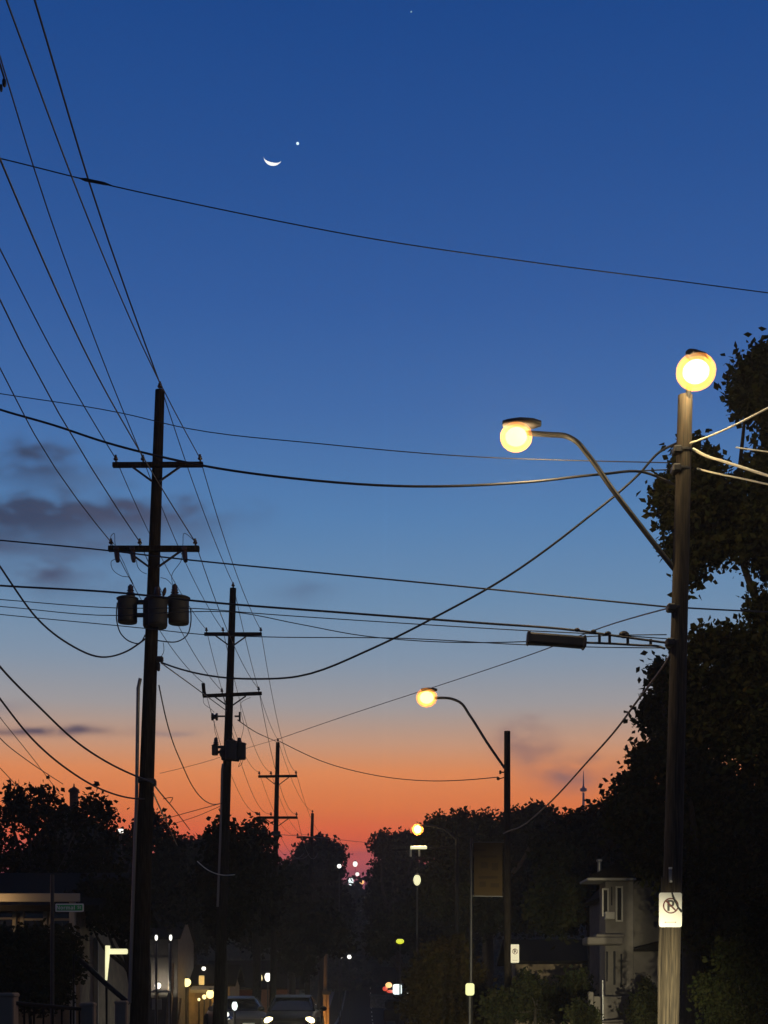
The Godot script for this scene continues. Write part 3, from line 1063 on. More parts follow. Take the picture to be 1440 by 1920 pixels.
# walls as a box, gable roof whose ridge runs along x (or along z when turned), sheets with thickness
func house_body(called: String, label: String, c: Vector3, w: float, dep: float, wall_h: float, roof_h: float, wall: String, along_x := true, over := 0.4, category := "house") -> Node3D:
	var o := thing(called, c, label, category)
	var s := Shape.new()
	s.box(c + Vector3(0, wall_h / 2, 0), Vector3(w, wall_h, dep), 0.02)
	if along_x:
		for k in [-1.0, 1.0]:
			s.prism(PackedVector2Array([Vector2(-dep / 2, 0), Vector2(dep / 2, 0), Vector2(0, roof_h * 0.96)]), k * (w / 2 - 0.12), k * (w / 2 - 0.02), c + Vector3(0, wall_h - 0.01, 0), Basis(Vector3.UP, PI / 2))
	else:
		for k in [-1.0, 1.0]:
			s.prism(PackedVector2Array([Vector2(-w / 2, 0), Vector2(w / 2, 0), Vector2(0, roof_h * 0.96)]), k * (dep / 2 - 0.12), k * (dep / 2 - 0.02), c + Vector3(0, wall_h - 0.01, 0))
	part("wall", s, M[wall], o, c)
	var half := (dep if along_x else w) / 2.0
	var run := (w if along_x else dep) + 2 * over
	var sl := atan2(roof_h, half)
	s = Shape.new()
	for k in [-1.0, 1.0]:
		var ln := (half + over) / cos(sl)
		var b := Basis(Vector3.RIGHT, k * sl) if along_x else Basis(Vector3.BACK, -k * sl)
		var dn := Vector3(0, -sin(sl), k * cos(sl)) if along_x else Vector3(k * cos(sl), -sin(sl), 0)
		var size := Vector3(run, 0.14, ln) if along_x else Vector3(ln, 0.14, run)
		s.box(c + Vector3(0, wall_h + roof_h + 0.08, 0) + dn * (ln / 2 - (0.02 if k > 0 else 0.0)), size, 0.01, b)
	part("roof", s, M.roof_shingle, o, c)
	return o


func buildings() -> void:
	var s: Shape
	# bungalow at the left edge
	var d := 33.0
	var c := Vector3(at(-77, 0, d).x, gh(d) - 0.16, -d - 4.0)
	var b := house_body("bungalow", "low bungalow at the left edge with a pale front and white-framed windows", c, 2.6 * 2, 8.0, 3.35, 0.9, "tan_siding", true, 0.5)
	for q in [[6, 1709], [64, 1711], [118, 1711]]:
		window(b, c, Vector3(at(q[0], 0, d).x, at(0, q[1], d).y - 0.15, -d + 0.0), 0.42, 0.62)
	s = Shape.new()
	s.ball(at(-18, 1690, d - 1.0), Vector3(0.09, 0.1, 0.09), 10, 8)
	part("porch_lamp", s, M.yellow_glow, b, c)
	omni(b, at(-18, 1690, d - 1.0) - c, Color(1.0, 0.78, 0.5), 0.36, 0.08)
	s = Shape.new()
	s.beam(at(-120, 1683, d - 0.55), at(150, 1683, d - 0.55), 0.06, 0.18, 0.01)
	part("fascia", s, M.white_trim, b, c)
	s = Shape.new()
	s.beam(Vector3(at(136, 0, d - 0.4).x, gh(d), -d + 0.4), at(136, 1690, d - 0.4), 0.12, 0.14, 0.01)
	part("porch_post", s, M.white_trim, b, c)
	s = Shape.new()
	s.box(Vector3(c.x + 2.65, 1.35, -34.6), Vector3(0.1, 2.5, 0.1), 0.01)
	part("downpipe", s, M.white_trim, b, c)
	# steep dark gable behind, with the capped chimney
	d = 52.0
	c = Vector3(at(122, 0, d).x, gh(d) - 0.16, -d - 3.0)
	b = house_body("gabled_house", "dark steep-gabled house among the left trees with a capped chimney", c, 3.4, 6.0, 5.6, 2.1, "grey_siding", false, 0.3)
	s = Shape.new()
	s.box(at(122, 1490, d) + Vector3(0, -0.3, -1.5), Vector3(0.26, 1.4, 0.26), 0.02)
	s.box(at(122, 1474, d) + Vector3(0, 0, -1.5), Vector3(0.34, 0.06, 0.34), 0.01)
	s.lathe([[0.16, 0.0], [0.2, 0.02], [0.03, 0.14], [0.02, 0.24], [0.0, 0.25]], at(122, 1472, d) + Vector3(0, 0, -1.5), 10)
	part("chimney", s, M.red_brick_paint, b, c)
	# pale two-storey house on the right
	d = 42.0
	var z := -d
	c = Vector3(at(1254, 0, d).x, gh(d) - 0.16, z - 4.0)
	b = house_body("two_storey_house", "pale two-storey house on the right, half hidden by the big pole and trees", c, 2.2, 8.0, 4.35, 1.1, "grey_siding", false, 0.12)
	s = Shape.new()
	var x0 := at(1126, 0, d).x
	var x1 := at(1178, 0, d).x
	s.box(Vector3((x0 + x1) / 2, 2.2, z + 0.35), Vector3(x1 - x0, 4.25, 1.1), 0.015)
	var bay := part("bay_wall", s, M.pale_siding, b, c)
	s = Shape.new()
	s.box(Vector3(at(1135, 0, d).x, 4.36, z + 0.4), Vector3(1.3, 0.07, 1.6), 0.015)
	part("bay_eave", s, M.white_trim, b, c)
	s = Shape.new()
	s.prism(PackedVector2Array([Vector2(-0.66, 0), Vector2(0.95, 0), Vector2(0.95, 0.5), Vector2(0.35, 0.5)]), -0.82, 0.82, Vector3(at(1135, 0, d).x, 4.4, z + 0.4))
	part("bay_roof", s, M.roof_shingle, b, c)
	for q in [[1135, 1692, 0.09, 0.66], [1161, 1695, 0.1, 0.86], [1147, 1680, 0.03, 0.5], [1138, 1812, 0.05, 0.8], [1152, 1815, 0.06, 0.9], [1165, 1820, 0.05, 0.9]]:
		s = Shape.new()
		s.box(Vector3(at(q[0], 0, d - 0.9).x, at(0, q[1], d - 0.9).y, z + 0.902), Vector3(q[2], q[3], 0.03), 0.004)
		part("pane", s, M.dark_glass, bay, c)
		if q[2] > 0.08:
			var m := Vector3(at(q[0], 0, d - 0.9).x, at(0, q[1], d - 0.9).y, z + 0.91)
			s = Shape.new()
			for k in [-1.0, 1.0]:
				s.box(m + Vector3(k * (q[2] / 2 + 0.025), 0, 0), Vector3(0.045, q[3] + 0.09, 0.05), 0.006)
				s.box(m + Vector3(0, k * (q[3] / 2 + 0.022), 0), Vector3(q[2], 0.044, 0.05), 0.006)
			part("window_frame", s, M.white_trim, bay, c)
	s = Shape.new()
	s.box(Vector3(at(1142, 0, d - 1).x, at(0, 1717, d - 1).y, z + 1.06), Vector3(0.26, 0.2, 0.3), 0.02)
	part("air_conditioner", s, M.white_trim, b, c)
	s = Shape.new()
	var y := at(0, 1765, d - 1.4).y
	s.box(Vector3(at(1130, 0, d - 1.4).x, y, z + 1.4), Vector3(0.95, 0.2, 1.0), 0.03)
	s.box(Vector3(at(1142, 0, d - 1.4).x, y + 0.14, z + 1.3), Vector3(0.75, 0.1, 0.8), 0.03)
	part("porch_roof", s, M.pale_siding, b, c)
	s = Shape.new()
	s.box(Vector3(at(1208, 0, d - 0.7).x, 1.15, z + 0.45), Vector3(0.86, 2.6, 0.5), 0.015)
	part("side_wall", s, M.pale_siding, b, c)
	s = Shape.new()
	s.prism(PackedVector2Array([Vector2(-0.62, 0), Vector2(0.75, 0), Vector2(0.75, 0.36)]), -0.4, 0.4, Vector3(at(1212, 0, d - 0.7).x, 2.46, z + 0.42))
	part("lean_to_roof", s, M.roof_shingle, b, c)
	s = Shape.new()
	s.box(Vector3(at(1150, 0, d - 2.2).x, 0.75, z + 2.1), Vector3(1.05, 1.0, 0.5), 0.02)
	s.box(Vector3(at(1108, 0, d - 2.5).x, 0.92, z + 2.45), Vector3(0.14, 0.9, 0.14), 0.02)
	part("porch_wall", s, M.pale_siding, b, c)
	s = Shape.new()
	s.tube([Vector3(at(1131, 0, d - 3).x, gh(d), z + 3.0), Vector3(at(1130, 0, d - 3).x, at(0, 1838, d - 3).y, z + 3.0)], 0.025, 8)
	solo("marker_pole", s, M.galvanised, Vector3(at(1131, 0, d - 3).x, gh(d), z + 3.0), "thin pale metal pole standing before the pale house porch", "pole")
	s = Shape.new()
	s.tube([Vector3(at(1118, 0, d).x, 4.4, z + 0.6), Vector3(at(1118, 0, d).x, 4.86, z + 0.6)], 0.05, 8)
	s.box(Vector3(at(1118, 0, d).x, 4.9, z + 0.6), Vector3(0.14, 0.08, 0.14), 0.02)
	part("vent_pipe", s, M.galvanised, b, c)
	# dark garage between
	d = 58.0
	c = Vector3(at(1040, 0, d).x, gh(d) - 0.16, -d - 3.0)
	b = house_body("garage", "low dark garage left of the pale house, its front faintly lit", c, 2.9, 5.0, 2.6, 0.8, "tan_siding", true, 0.3, "garage")
	s = Shape.new()
	s.box(Vector3(c.x, 1.05, -d - 0.49), Vector3(2.1, 2.1, 0.04))
	var gd := part("garage_door", s, M.tan_siding, b, c)
	for i in 4:
		s = Shape.new()
		s.box(Vector3(c.x, 0.3 + i * 0.52, -d - 0.46), Vector3(2.06, 0.48, 0.06), 0.02)
		part("door_panel", s, M.tan_siding, gd, c)
	# house with the lit porch
	d = 72.0
	c = Vector3(at(296, 0, d).x, gh(d) - 0.16, -d - 3.5)
	b = house_body("porch_house", "house with a lit white porch just right of the near left pole", c, 1.75, 6.0, 4.3, 1.2, "grey_siding", true, 0.12)
	for px in [293, 318]:
		s = Shape.new()
		s.box(Vector3(at(px, 0, d - 0.6).x, gh(d) + 1.95, -d + 0.6), Vector3(0.11, 3.9, 0.11), 0.02)
		part("porch_column", s, M.white_trim, b, c)
	s = Shape.new()
	s.box(Vector3(at(297, 0, d).x, at(0, 1859, d).y, -d + 0.4), Vector3(1.25, 0.1, 0.9), 0.02)
	s.box(Vector3(at(297, 0, d).x, at(0, 1883, d).y, -d + 0.5), Vector3(0.45, 0.5, 0.1), 0.02)
	part("porch_rail", s, M.white_trim, b, c)
	s = Shape.new()
	s.box(Vector3(at(300, 0, d).x, at(0, 1825, d).y, -d - 0.46), Vector3(1.1, 1.5, 0.06), 0.0)
	part("lit_front", s, M.pale_siding, b, c)
	# cottage with the lit awning
	d = 76.0
	c = Vector3(at(380, 0, d).x, gh(d) - 0.16, -d - 3.0)
	b = house_body("cottage", "small cottage with glowing lamps and a lit pale awning beyond the second pole", c, 2.6, 5.0, 2.3, 0.9, "tan_siding", true, 0.3)
	s = Shape.new()
	s.box(at(384, 1855, d - 0.3), Vector3(1.35, 0.16, 0.8), 0.02, Basis(Vector3.RIGHT, 0.25))
	part("awning", s, M.white_trim, b, c)
	s = Shape.new()
	s.box(at(401, 1890, d - 0.5), Vector3(0.2, 0.9, 0.2), 0.02)
	part("awning_post", s, M.pale_post_wood, b, c)
	s = Shape.new()
	s.box(at(378, 1838, d - 0.6), Vector3(0.27, 0.48, 0.04), 0.02)
	solo("notice_board", s, M.sign_white, at(378, 1838, d - 0.6), "small white notice board above the lit cottage awning", "sign")
	# dark houses further on, either side
	d = 108.0
	c = Vector3(at(470, 0, d).x, gh(d) - 0.16, -d - 4.0)
	b = house_body("dark_house", "dark house beyond the third left pole with two lit windows", c, 6.0, 7.0, 3.4, 1.8, "red_brick_paint", true, 0.4)
	d = 150.0
	c = Vector3(at(790, 0, d).x, gh(d) - 0.16, -d - 4.0)
	b = house_body("dark_house", "dark house at the right roadside beyond the shrub, above the low wall", c, 7.0, 7.0, 3.4, 1.8, "grey_siding", true, 0.4)
	# low wall across the dip
	d = 138.0
	s = Shape.new()
	s.beam(at(694, 1878, d) , at(778, 1882, d), 0.3, 1.1, 0.04)
	s.beam(at(692, 1866, d) , at(780, 1870, d), 0.42, 0.14, 0.03)
	solo("low_wall", s, M.concrete, at(735, 1880, d), "low grey wall with a pale coping where the road dips", "wall")
	# fence at the bottom left: stucco pillars with black rails
	var pil := []
	for q in [[8, 1866, 44, 15.5, "widest stucco gate pillar in the bottom left corner"], [165, 1884, 26, 17.0, "middle stucco fence pillar between the rails and the near pole"], [228, 1880, 22, 18.5, "narrow stucco pillar right beside the near left pole"]]:
		var dd: float = q[3]
		var top := at(q[0], q[1], dd)
		var w: float = q[2] / F * dd
		s = Shape.new()
		var foot := Vector3(top.x, gh(dd) - 0.16, top.z)
		s.box((top + foot) / 2, Vector3(w, top.y - foot.y, w), 0.015)
		s.box(top + Vector3(0, 0.0, 0), Vector3(w * 1.08, 0.05, w * 1.08), 0.015)
		solo("fence_pillar", s, M.pillar_stucco, foot, q[4], "pillar", "stucco fence pillars")
		pil.append(top)
	var fr := thing("iron_fence", Vector3(pil[0].x, 0, pil[0].z), "black iron fence panel between the stucco pillars at the lower left", "fence")
	var fo := fr.position
	s = Shape.new()
	s.beam(pil[0] + Vector3(0.1, -0.08, 0), pil[1] + Vector3(-0.06, -0.05, 0), 0.04, 0.04, 0.006)
	part("top_rail", s, M.black_iron, fr, fo)
	s = Shape.new()
	s.beam(pil[0] + Vector3(0.1, -1.1, 0), pil[1] + Vector3(-0.06, -1.1, 0), 0.04, 0.04, 0.006)
	part("bottom_rail", s, M.black_iron, fr, fo)
	for i in 8:
		var p: Vector3 = pil[0].lerp(pil[1], (i + 1) / 9.0)
		s = Shape.new()
		s.tube([p + Vector3(0, -1.15, 0), p + Vector3(0, -0.08, 0)], 0.011, 6)
		part("picket", s, M.black_iron, fr, fo)
	# handrail down the steps
	var hr := thing("handrail", at(135, 1900, 30.0) * Vector3(1, 0, 1), "black handrail sloping down the steps towards the near left pole", "handrail")
	fo = hr.position
	s = Shape.new()
	s.tube([at(133, 1786, 30.0), at(170, 1818, 29.5), at(200, 1846, 29.0), at(240, 1880, 28.5)], 0.05, 8)
	part("rail", s, M.black_iron, hr, fo)
	for q in [[138, 1790], [200, 1846], [236, 1876]]:
		s = Shape.new()
		var p := at(q[0], q[1], 29.3)
		s.tube([Vector3(p.x, gh(30.0) - 0.16, p.z), p], 0.02, 6)
		part("post", s, M.black_iron, hr, fo)
	# distant tower
	d = 620.0
	var tw := at(1094, 1510, d)
	tw.y = gh(d) - 0.16
	b = thing("broadcast_tower", tw, "slender far tower with a round pod under its spire, above the right trees", "tower")
	s = Shape.new()
	s.tube([tw, at(1094, 1560, d), at(1094, 1486, d)], [2.2, 0.7, 0.42], 10)
	part("tower_shaft", s, M.concrete, b, tw)
	s = Shape.new()
	s.lathe([[0.45, -1.2], [1.35, -0.9], [1.35, 0.1], [0.6, 0.4], [0.35, 1.1], [0.35, 1.3]], at(1094, 1479, d), 14)
	part("pod", s, M.concrete, b, tw)
	s = Shape.new()
	s.tube([at(1094, 1476, d), at(1094, 1462, d), at(1094, 1446, d)], [0.35, 0.25, 0.1], 8)
	part("spire", s, M.galvanised, b, tw)


# ------------------------------------------------------------------ street lamps
func street_lamp(label: String, head: Vector3, yaw: float, arm: Array, r: float, energy: float, glowing: String, color: Color, thick := 0.04) -> void:
	var foot: Vector3 = arm[0]
	var o := thing("street_lamp", foot, label, "street lamp")
	var s := Shape.new()
	s.tube(through(arm, 8), thick, 8)
	part("arm", s, M.dark_metal, o, foot)
	s = Shape.new()
	var b := Basis(Vector3.UP, yaw)
	var rings := []
	for q in [[-0.2, 0.06, 0.04], [-0.12, 0.1, 0.06], [0.05, 0.14, 0.08], [0.24, 0.12, 0.07], [0.36, 0.05, 0.04]]:
		var ring := []
		for k in 12:
			var a := TAU * k / 12.0
			ring.append(head + b * Vector3(q[0], r * 0.85 + 0.06 + sin(a) * q[2], cos(a) * q[1]))
		rings.append(ring)
	s.loft(rings)
	part("housing", s, M.dark_metal, o, foot)
	s = Shape.new()
	s.ball(head, Vector3(r, r * 0.86, r), 20, 14)
	var burner := part("burner", s, M[glowing], o, foot)
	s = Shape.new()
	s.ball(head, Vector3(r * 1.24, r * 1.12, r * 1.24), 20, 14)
	part("yellow_halo_shell", s, M.yellow_halo, o, foot)  # inner glowing shell, the painted yellow ring of the lamp halo
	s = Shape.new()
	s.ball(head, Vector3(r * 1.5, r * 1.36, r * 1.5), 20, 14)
	part("amber_halo_shell", s, M.amber_halo, o, foot)  # larger shell painting the orange rim of the lamp glare
	omni(o, head - foot, color, energy, r * 0.8)


func street_lamps() -> void:
	var warm := Color(1.0, 0.72, 0.36).linear_to_srgb()
	var d := 22.0
	street_lamp("brightest street lamp, mounted at the top of the large right pole", at(1305, 697, d - 0.5), 0.9, [at(1288, 770, d), at(1291, 735, d - 0.1), at(1298, 692, d - 0.25), at(1304, 688, d - 0.45)], 0.185, 5.5, "bright_sodium_glow", Color(1.0, 0.78, 0.42).linear_to_srgb())
	street_lamp("amber street lamp on the long bent arm reaching left from the large right pole", at(968, 819, d + 0.3), 0.0, [at(1270, 1074, d), at(1245, 1043, d), at(1200, 985, d + 0.05), at(1150, 920, d + 0.1), at(1100, 850, d + 0.2), at(1082, 829, d + 0.2), at(1062, 818, d + 0.25), at(1030, 815, d + 0.3), at(985, 812, d + 0.3)], 0.155, 8.0, "sodium_glow", warm)
	d = 52.0
	street_lamp("smaller amber street lamp on a bent arm from the square-topped pole", at(800, 1308, d + 0.3), 0.0, [at(946, 1440, d), at(915, 1395, d + 0.1), at(880, 1340, d + 0.2), at(864, 1318, d + 0.2), at(846, 1310, d + 0.25), at(815, 1309, d + 0.3)], 0.24, 9.0, "sodium_glow", warm, 0.045)
	d = 72.0
	var base := at(858, 1880, d)
	base.y = gh(d) - 0.1
	var o := thing("street_lamp", base, "farthest street lamp, glowing yellow at the shoulder of the flat-topped tree", "street lamp")
	var s := Shape.new()
	s.tube([base, at(857, 1700, d), at(856, 1570, d)], [0.11, 0.09, 0.07], 8)
	part("pole_shaft", s, M.black_iron, o, base)
	s = Shape.new()
	s.tube(through([at(856, 1575, d), at(835, 1556, d), at(800, 1548, d), at(786, 1548, d)], 6), 0.05, 8)
	part("arm", s, M.black_iron, o, base)
	s = Shape.new()
	s.ball(at(783, 1555, d), Vector3(0.17, 0.19, 0.17), 16, 12)
	part("burner", s, M.sodium_glow, o, base)
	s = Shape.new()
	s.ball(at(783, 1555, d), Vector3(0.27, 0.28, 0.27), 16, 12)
	part("amber_halo_shell", s, M.amber_halo, o, base)  # added glowing shell imitating the halo round this lamp
	omni(o, at(783, 1555, d) - base, warm, 15.0, 0.2)
	s = Shape.new()
	s.beam(at(735, 1594, d), at(856, 1588, d), 0.08, 0.1, 0.01)
	part("mast_arm", s, M.black_iron, o, base)
	for q in [[770, 1599, 0.09, 0.38], [786, 1600, 0.09, 0.3]]:
		s = Shape.new()
		s.box(at(q[0], q[1], d - 0.05), Vector3(q[2], q[3], 0.1), 0.02)
		part("hanger", s, M.bare_wire, o, base)
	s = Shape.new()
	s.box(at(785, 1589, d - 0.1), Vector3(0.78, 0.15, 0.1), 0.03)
	part("painted_lit_plate", s, M.cream_glow, o, base)  # lamplight on the plate is put in as its own glow


# ------------------------------------------------------------------ wires
# incoming line: keeps its distance from the centre of the street, so it runs parallel to it; goes on overhead past the viewer
func incoming(hook: Vector3, px: Array, r: float, label: String) -> void:
	var pts := [hook]
	var x := hook.x
	for p in px:
		pts.append(at(p[0], p[1], x * F / (p[0] - CX)))
	var a: Vector3 = pts[-2]
	var b: Vector3 = pts[-1]
	var dir := (b - a) / maxf(b.z - a.z, 0.1)
	dir.y = clampf(dir.y, -0.02, 0.06)
	pts.append(b + dir * (8.0 - b.z))
	wire(through(pts, 5), r, label, "power lines of the left pole line")


func line_wires(p1: Dictionary, p2: Dictionary, p3: Dictionary, p4: Dictionary) -> void:
	incoming(p1.top, [[165, 335], [65, 0]], 0.013, "heavy overhead line coming from above to the tip of the near left pole")
	incoming(p1.u[2], [[265, 645], [132, 325], [12, 0]], 0.009, "overhead line ending on the right insulator of the near pole's upper crossarm")
	incoming(p1.u[1], [[183, 650], [62, 310], [0, 106]], 0.009, "overhead line ending on the inner insulator of the near pole's upper crossarm")
	incoming(p1.u[0], [[94, 650], [0, 467]], 0.01, "overhead line ending on the left insulator of the near pole's upper crossarm")
	incoming(p1.l[2], [[259, 841], [155, 650], [60, 440], [0, 298]], 0.01, "overhead line passing behind the near pole to its lower crossarm's right insulator")
	incoming(p1.l[1], [[43, 650], [0, 562]], 0.01, "overhead line ending on the middle insulator of the near pole's lower crossarm")
	incoming(p1.l[0], [[65, 815], [0, 690]], 0.009, "overhead line ending on the left insulator of the near pole's lower crossarm")
	var which := ["left", "middle", "right"]
	var names := ["near", "second", "third", "farthest"]
	var poles := [p1, p2, p3, p4]
	for i in 3:
		var a: Dictionary = poles[i]
		var b: Dictionary = poles[i + 1]
		var sag: float = [0.28, 0.85, 0.9][i]
		wire(sagged(a.top, b.top, sag * 0.7), 0.009, "top line between the %s and %s left poles" % [names[i], names[i + 1]], "power lines of the left pole line")
		for k in 3:
			wire(sagged(a.u[k], b.u[k], sag), 0.008, "%s upper crossarm line between the %s and %s left poles" % [which[k], names[i], names[i + 1]], "power lines of the left pole line")
			wire(sagged(a.l[k], b.l[k], sag * 1.1), 0.008, "%s lower crossarm line between the %s and %s left poles" % [which[k], names[i], names[i + 1]], "power lines of the left pole line")
	# splice blobs on an incoming line at the frame's left edge
	var s := Shape.new()
	var x: float = p1.u[1].x
	var c := at(8, 155, x * F / (8 - CX))
	s.ball(c, Vector3(0.025, 0.05, 0.04), 10, 8)
	s.ball(c + Vector3(-0.035, -0.06, 0), Vector3(0.018, 0.045, 0.03), 10, 8)
	s.tube([c + Vector3(0, 0.05, 0), c + Vector3(-0.05, 0.3, 0.4)], 0.012, 6)
	solo("line_clamp", s, M.wire, c, "small dark clamp on an overhead line at the upper left edge", "clamp")


func crossing_wires() -> void:
	var g := "cables crossing the street"
	wire(span([[-420, 215], [0, 297], [165, 338], [440, 398], [700, 448], [1000, 492], [1280, 528], [1440, 549], [1800, 590]], 18.0, 23.0), 0.0075, "highest thin cable crossing the whole sky below the moon", g)
	var s := Shape.new()
	s.tube([at(148, 334, 19.3), at(160, 337, 19.3), at(195, 344, 19.4), at(210, 348, 19.4)], [0.006, 0.022, 0.02, 0.006], 8)
	solo("splice_sleeve", s, M.wire, at(165, 338, 19.3), "thick splice sleeve where the highest crossing cable meets the heavy line", "splice")
	wire(span([[-300, 690], [0, 738], [230, 775], [350, 803], [600, 832], [900, 857], [1100, 864], [1278, 868]], 27.6, 22.0), 0.008, "thin crossing cable passing the near pole above its upper crossarm", g)
	wire(span([[-300, 640], [0, 768], [100, 797], [200, 830], [300, 856], [380, 873], [560, 898], [780, 912], [1000, 903], [1130, 889], [1205, 885], [1240, 897], [1276, 915]], 26.0, 22.0), 0.019, "thick sagging cable crossing in front of the near pole's upper crossarm", g)
	wire(span([[1110, 890], [1180, 884], [1270, 880]], 22.3, 22.0), 0.009, "short cable tail continuing the thick sagging cable into the right pole", g)
	wire(span([[-300, 985], [0, 1013], [200, 1032], [310, 1045], [600, 1074], [900, 1103], [1150, 1128], [1262, 1139]], 27.8, 22.0), 0.013, "straight crossing cable level with the near pole's lower crossarm", g)
	wire(span([[1275, 1139], [1345, 1143], [1500, 1150]], 22.0, 24.0), 0.012, "short cable leaving the large right pole towards the tree", g)
	wire(span([[-300, 1075], [0, 1098], [230, 1112], [380, 1128], [660, 1150], [900, 1168], [1080, 1182], [1160, 1193], [1255, 1206]], 28.0, 22.0), 0.018, "thickest crossing cable, running level with the transformer cans", g)
	wire(span([[-300, 1100], [0, 1124], [220, 1140], [370, 1141], [480, 1150], [700, 1165], [980, 1182], [1140, 1190], [1255, 1198]], 28.1, 22.1), 0.008, "thin crossing cable just under the thickest one", g)
	wire(span([[-300, 1115], [0, 1137], [220, 1154], [330, 1148], [440, 1148], [560, 1170], [680, 1192], [760, 1200], [985, 1203], [1130, 1192], [1250, 1190]], 28.2, 22.1), 0.008, "thin crossing cable that dips behind the black splice case", g)
	wire(span([[-300, 1120], [0, 1152], [270, 1178], [385, 1190], [490, 1194], [760, 1197], [985, 1209], [1100, 1213], [1260, 1215]], 28.3, 22.1), 0.008, "lowest thin crossing cable of the bundle, by the second pole's upper crossarm", g)
	wire(span([[-120, 860], [-40, 1005], [0, 1062], [20, 1092], [70, 1160], [130, 1208], [190, 1232], [240, 1220], [272, 1198]], 22.0, 27.2), 0.016, "slack black cable looping up to the near pole under its transformers", g)
	wire(span([[302, 1242], [330, 1252], [400, 1268], [480, 1273], [560, 1268], [700, 1215], [820, 1155], [950, 1082], [1100, 972], [1200, 887], [1236, 848], [1282, 826]], 27.3, 22.0), 0.017, "heavy sagging cable from the near pole up to the large right pole", g)
	wire(span([[302, 1243], [360, 1285], [425, 1333]], 27.3, 40.6), 0.011, "cable between the clamps of the near and second left poles", "clamp cables of the left pole line")
	wire(span([[446, 1350], [480, 1373], [518, 1390]], 40.6, 66.6), 0.015, "cable from the second left pole to the tip of the third", "clamp cables of the left pole line")
	wire(span([[524, 1390], [600, 1426], [700, 1453], [800, 1464], [880, 1462], [934, 1457]], 66.6, 52.0), 0.017, "sagging cable from the third left pole to the square-topped right pole", g)
	wire(span([[521, 1386], [640, 1345], [740, 1312], [830, 1283], [1010, 1222], [1130, 1176], [1262, 1138]], 66.6, 22.1), 0.012, "thin rising cable from the third left pole to the large right pole", g)
	wire(span([[300, 1450], [400, 1424], [440, 1410], [520, 1386]], 60.0, 66.6), 0.009, "faint thin cable behind the second pole's transformers", g)
	wire(span([[-60, 1170], [0, 1250], [70, 1322], [150, 1396], [210, 1434], [262, 1458], [288, 1468]], 20.0, 27.2), 0.016, "upper of two thick black service cables sagging in from the left", g)
	wire(span([[-60, 1225], [0, 1310], [60, 1385], [130, 1445], [190, 1480], [250, 1497], [272, 1498]], 20.0, 27.3), 0.015, "lower of two thick black service cables sagging in from the left", g)
	wire(span([[-40, 1330], [0, 1384], [50, 1425], [118, 1470]], 30.0, 50.0), 0.012, "thin service cable running down to the capped chimney", g)
	wire(span([[-40, 1290], [0, 1345], [60, 1420], [112, 1488]], 32.0, 50.0), 0.01, "thinner service cable beside the one to the capped chimney", g)
	wire(span([[-20, 1420], [0, 1440], [34, 1476]], 34.0, 40.0), 0.01, "short service cable dropping into the airy left tree", g)
	wire(span([[288, 1470], [300, 1486], [312, 1500], [335, 1528], [356, 1556]], 27.3, 60.0), 0.016, "service cable falling right from the near pole's lower band", g)
	wire(span([[286, 1484], [300, 1515], [316, 1550], [332, 1585]], 27.3, 40.0), 0.016, "steeper service cable falling right from the near pole's lower band", g)
	wire(span([[306, 1498], [324, 1496], [318, 1506]], 30.5, 30.5) , 0.008, "small cable loop hanging right of the near pole", g)
	wire(span([[298, 1285], [310, 1342], [322, 1385], [340, 1430], [362, 1476], [385, 1502], [400, 1508], [416, 1506]], 27.3, 40.7), 0.012, "cable swinging from the near pole down to the second pole's riser", g)
	wire(span([[300, 1538], [350, 1524], [412, 1507]], 45.0, 40.8), 0.01, "thin cable meeting the second pole's riser from the left", g)
	wire(span([[320, 1546], [370, 1530], [412, 1512]], 46.0, 40.8), 0.008, "lower thin cable meeting the second pole's riser from the left", g)
	wire(span([[370, 1615], [385, 1628], [402, 1637], [420, 1641], [440, 1640]], 40.0, 38.0), 0.012, "short pale cable hanging across the dark ivy", g, "wire", "overhead_wire", "bare_wire")
	wire(span([[700, 1581], [660, 1577], [616, 1572], [526, 1565]], 110.0, 66.6), 0.014, "thin far cable above the street gap", g)
	wire(span([[944, 1563], [952, 1559], [975, 1551], [1020, 1515], [1100, 1430], [1160, 1362], [1195, 1314], [1215, 1288], [1250, 1240], [1264, 1215]], 51.9, 22.1), 0.022, "thick cable sloping from the large right pole down to the square-topped pole", g)
	# lit service wires on the right
	wire(span([[1294, 831], [1330, 818], [1380, 796], [1440, 765], [1560, 700]], 21.9, 18.0), 0.013, "lamp-lit wire rising right from the large pole", "lamp-lit wires at the right edge", "wire", "overhead_wire", "bare_wire")
	wire(span([[1300, 842], [1320, 853], [1360, 866], [1400, 879], [1440, 892], [1560, 925]], 21.9, 18.0), 0.02, "thickest lamp-lit wire falling right from the large pole", "lamp-lit wires at the right edge", "wire", "overhead_wire", "bare_wire")
	wire(span([[1308, 879], [1340, 887], [1390, 897], [1440, 908], [1560, 930]], 21.9, 18.0), 0.013, "lowest lamp-lit wire falling right from the large pole", "lamp-lit wires at the right edge", "wire", "overhead_wire", "bare_wire")
	wire(span([[1380, 839], [1440, 847], [1560, 860]], 20.5, 18.5), 0.01, "short level lamp-lit wire at the right frame edge", "lamp-lit wires at the right edge", "wire", "overhead_wire", "bare_wire")
	# black splice case with its hangers
	var d := 22.6
	var c := at(1044, 1201, d)
	var o := thing("splice_case", c, "long black splice case hanging under the cable bundle left of the right pole", "splice case")
	s = Shape.new()
	var ax := (at(1100, 1206, d) - at(988, 1197, d)).normalized()
	var b := Basis(Vector3.BACK, atan2(ax.y, ax.x))
	s.box(c, Vector3(0.87, 0.165, 0.17), 0.03, b)
	part("case_body", s, M.black_plastic, o, c)
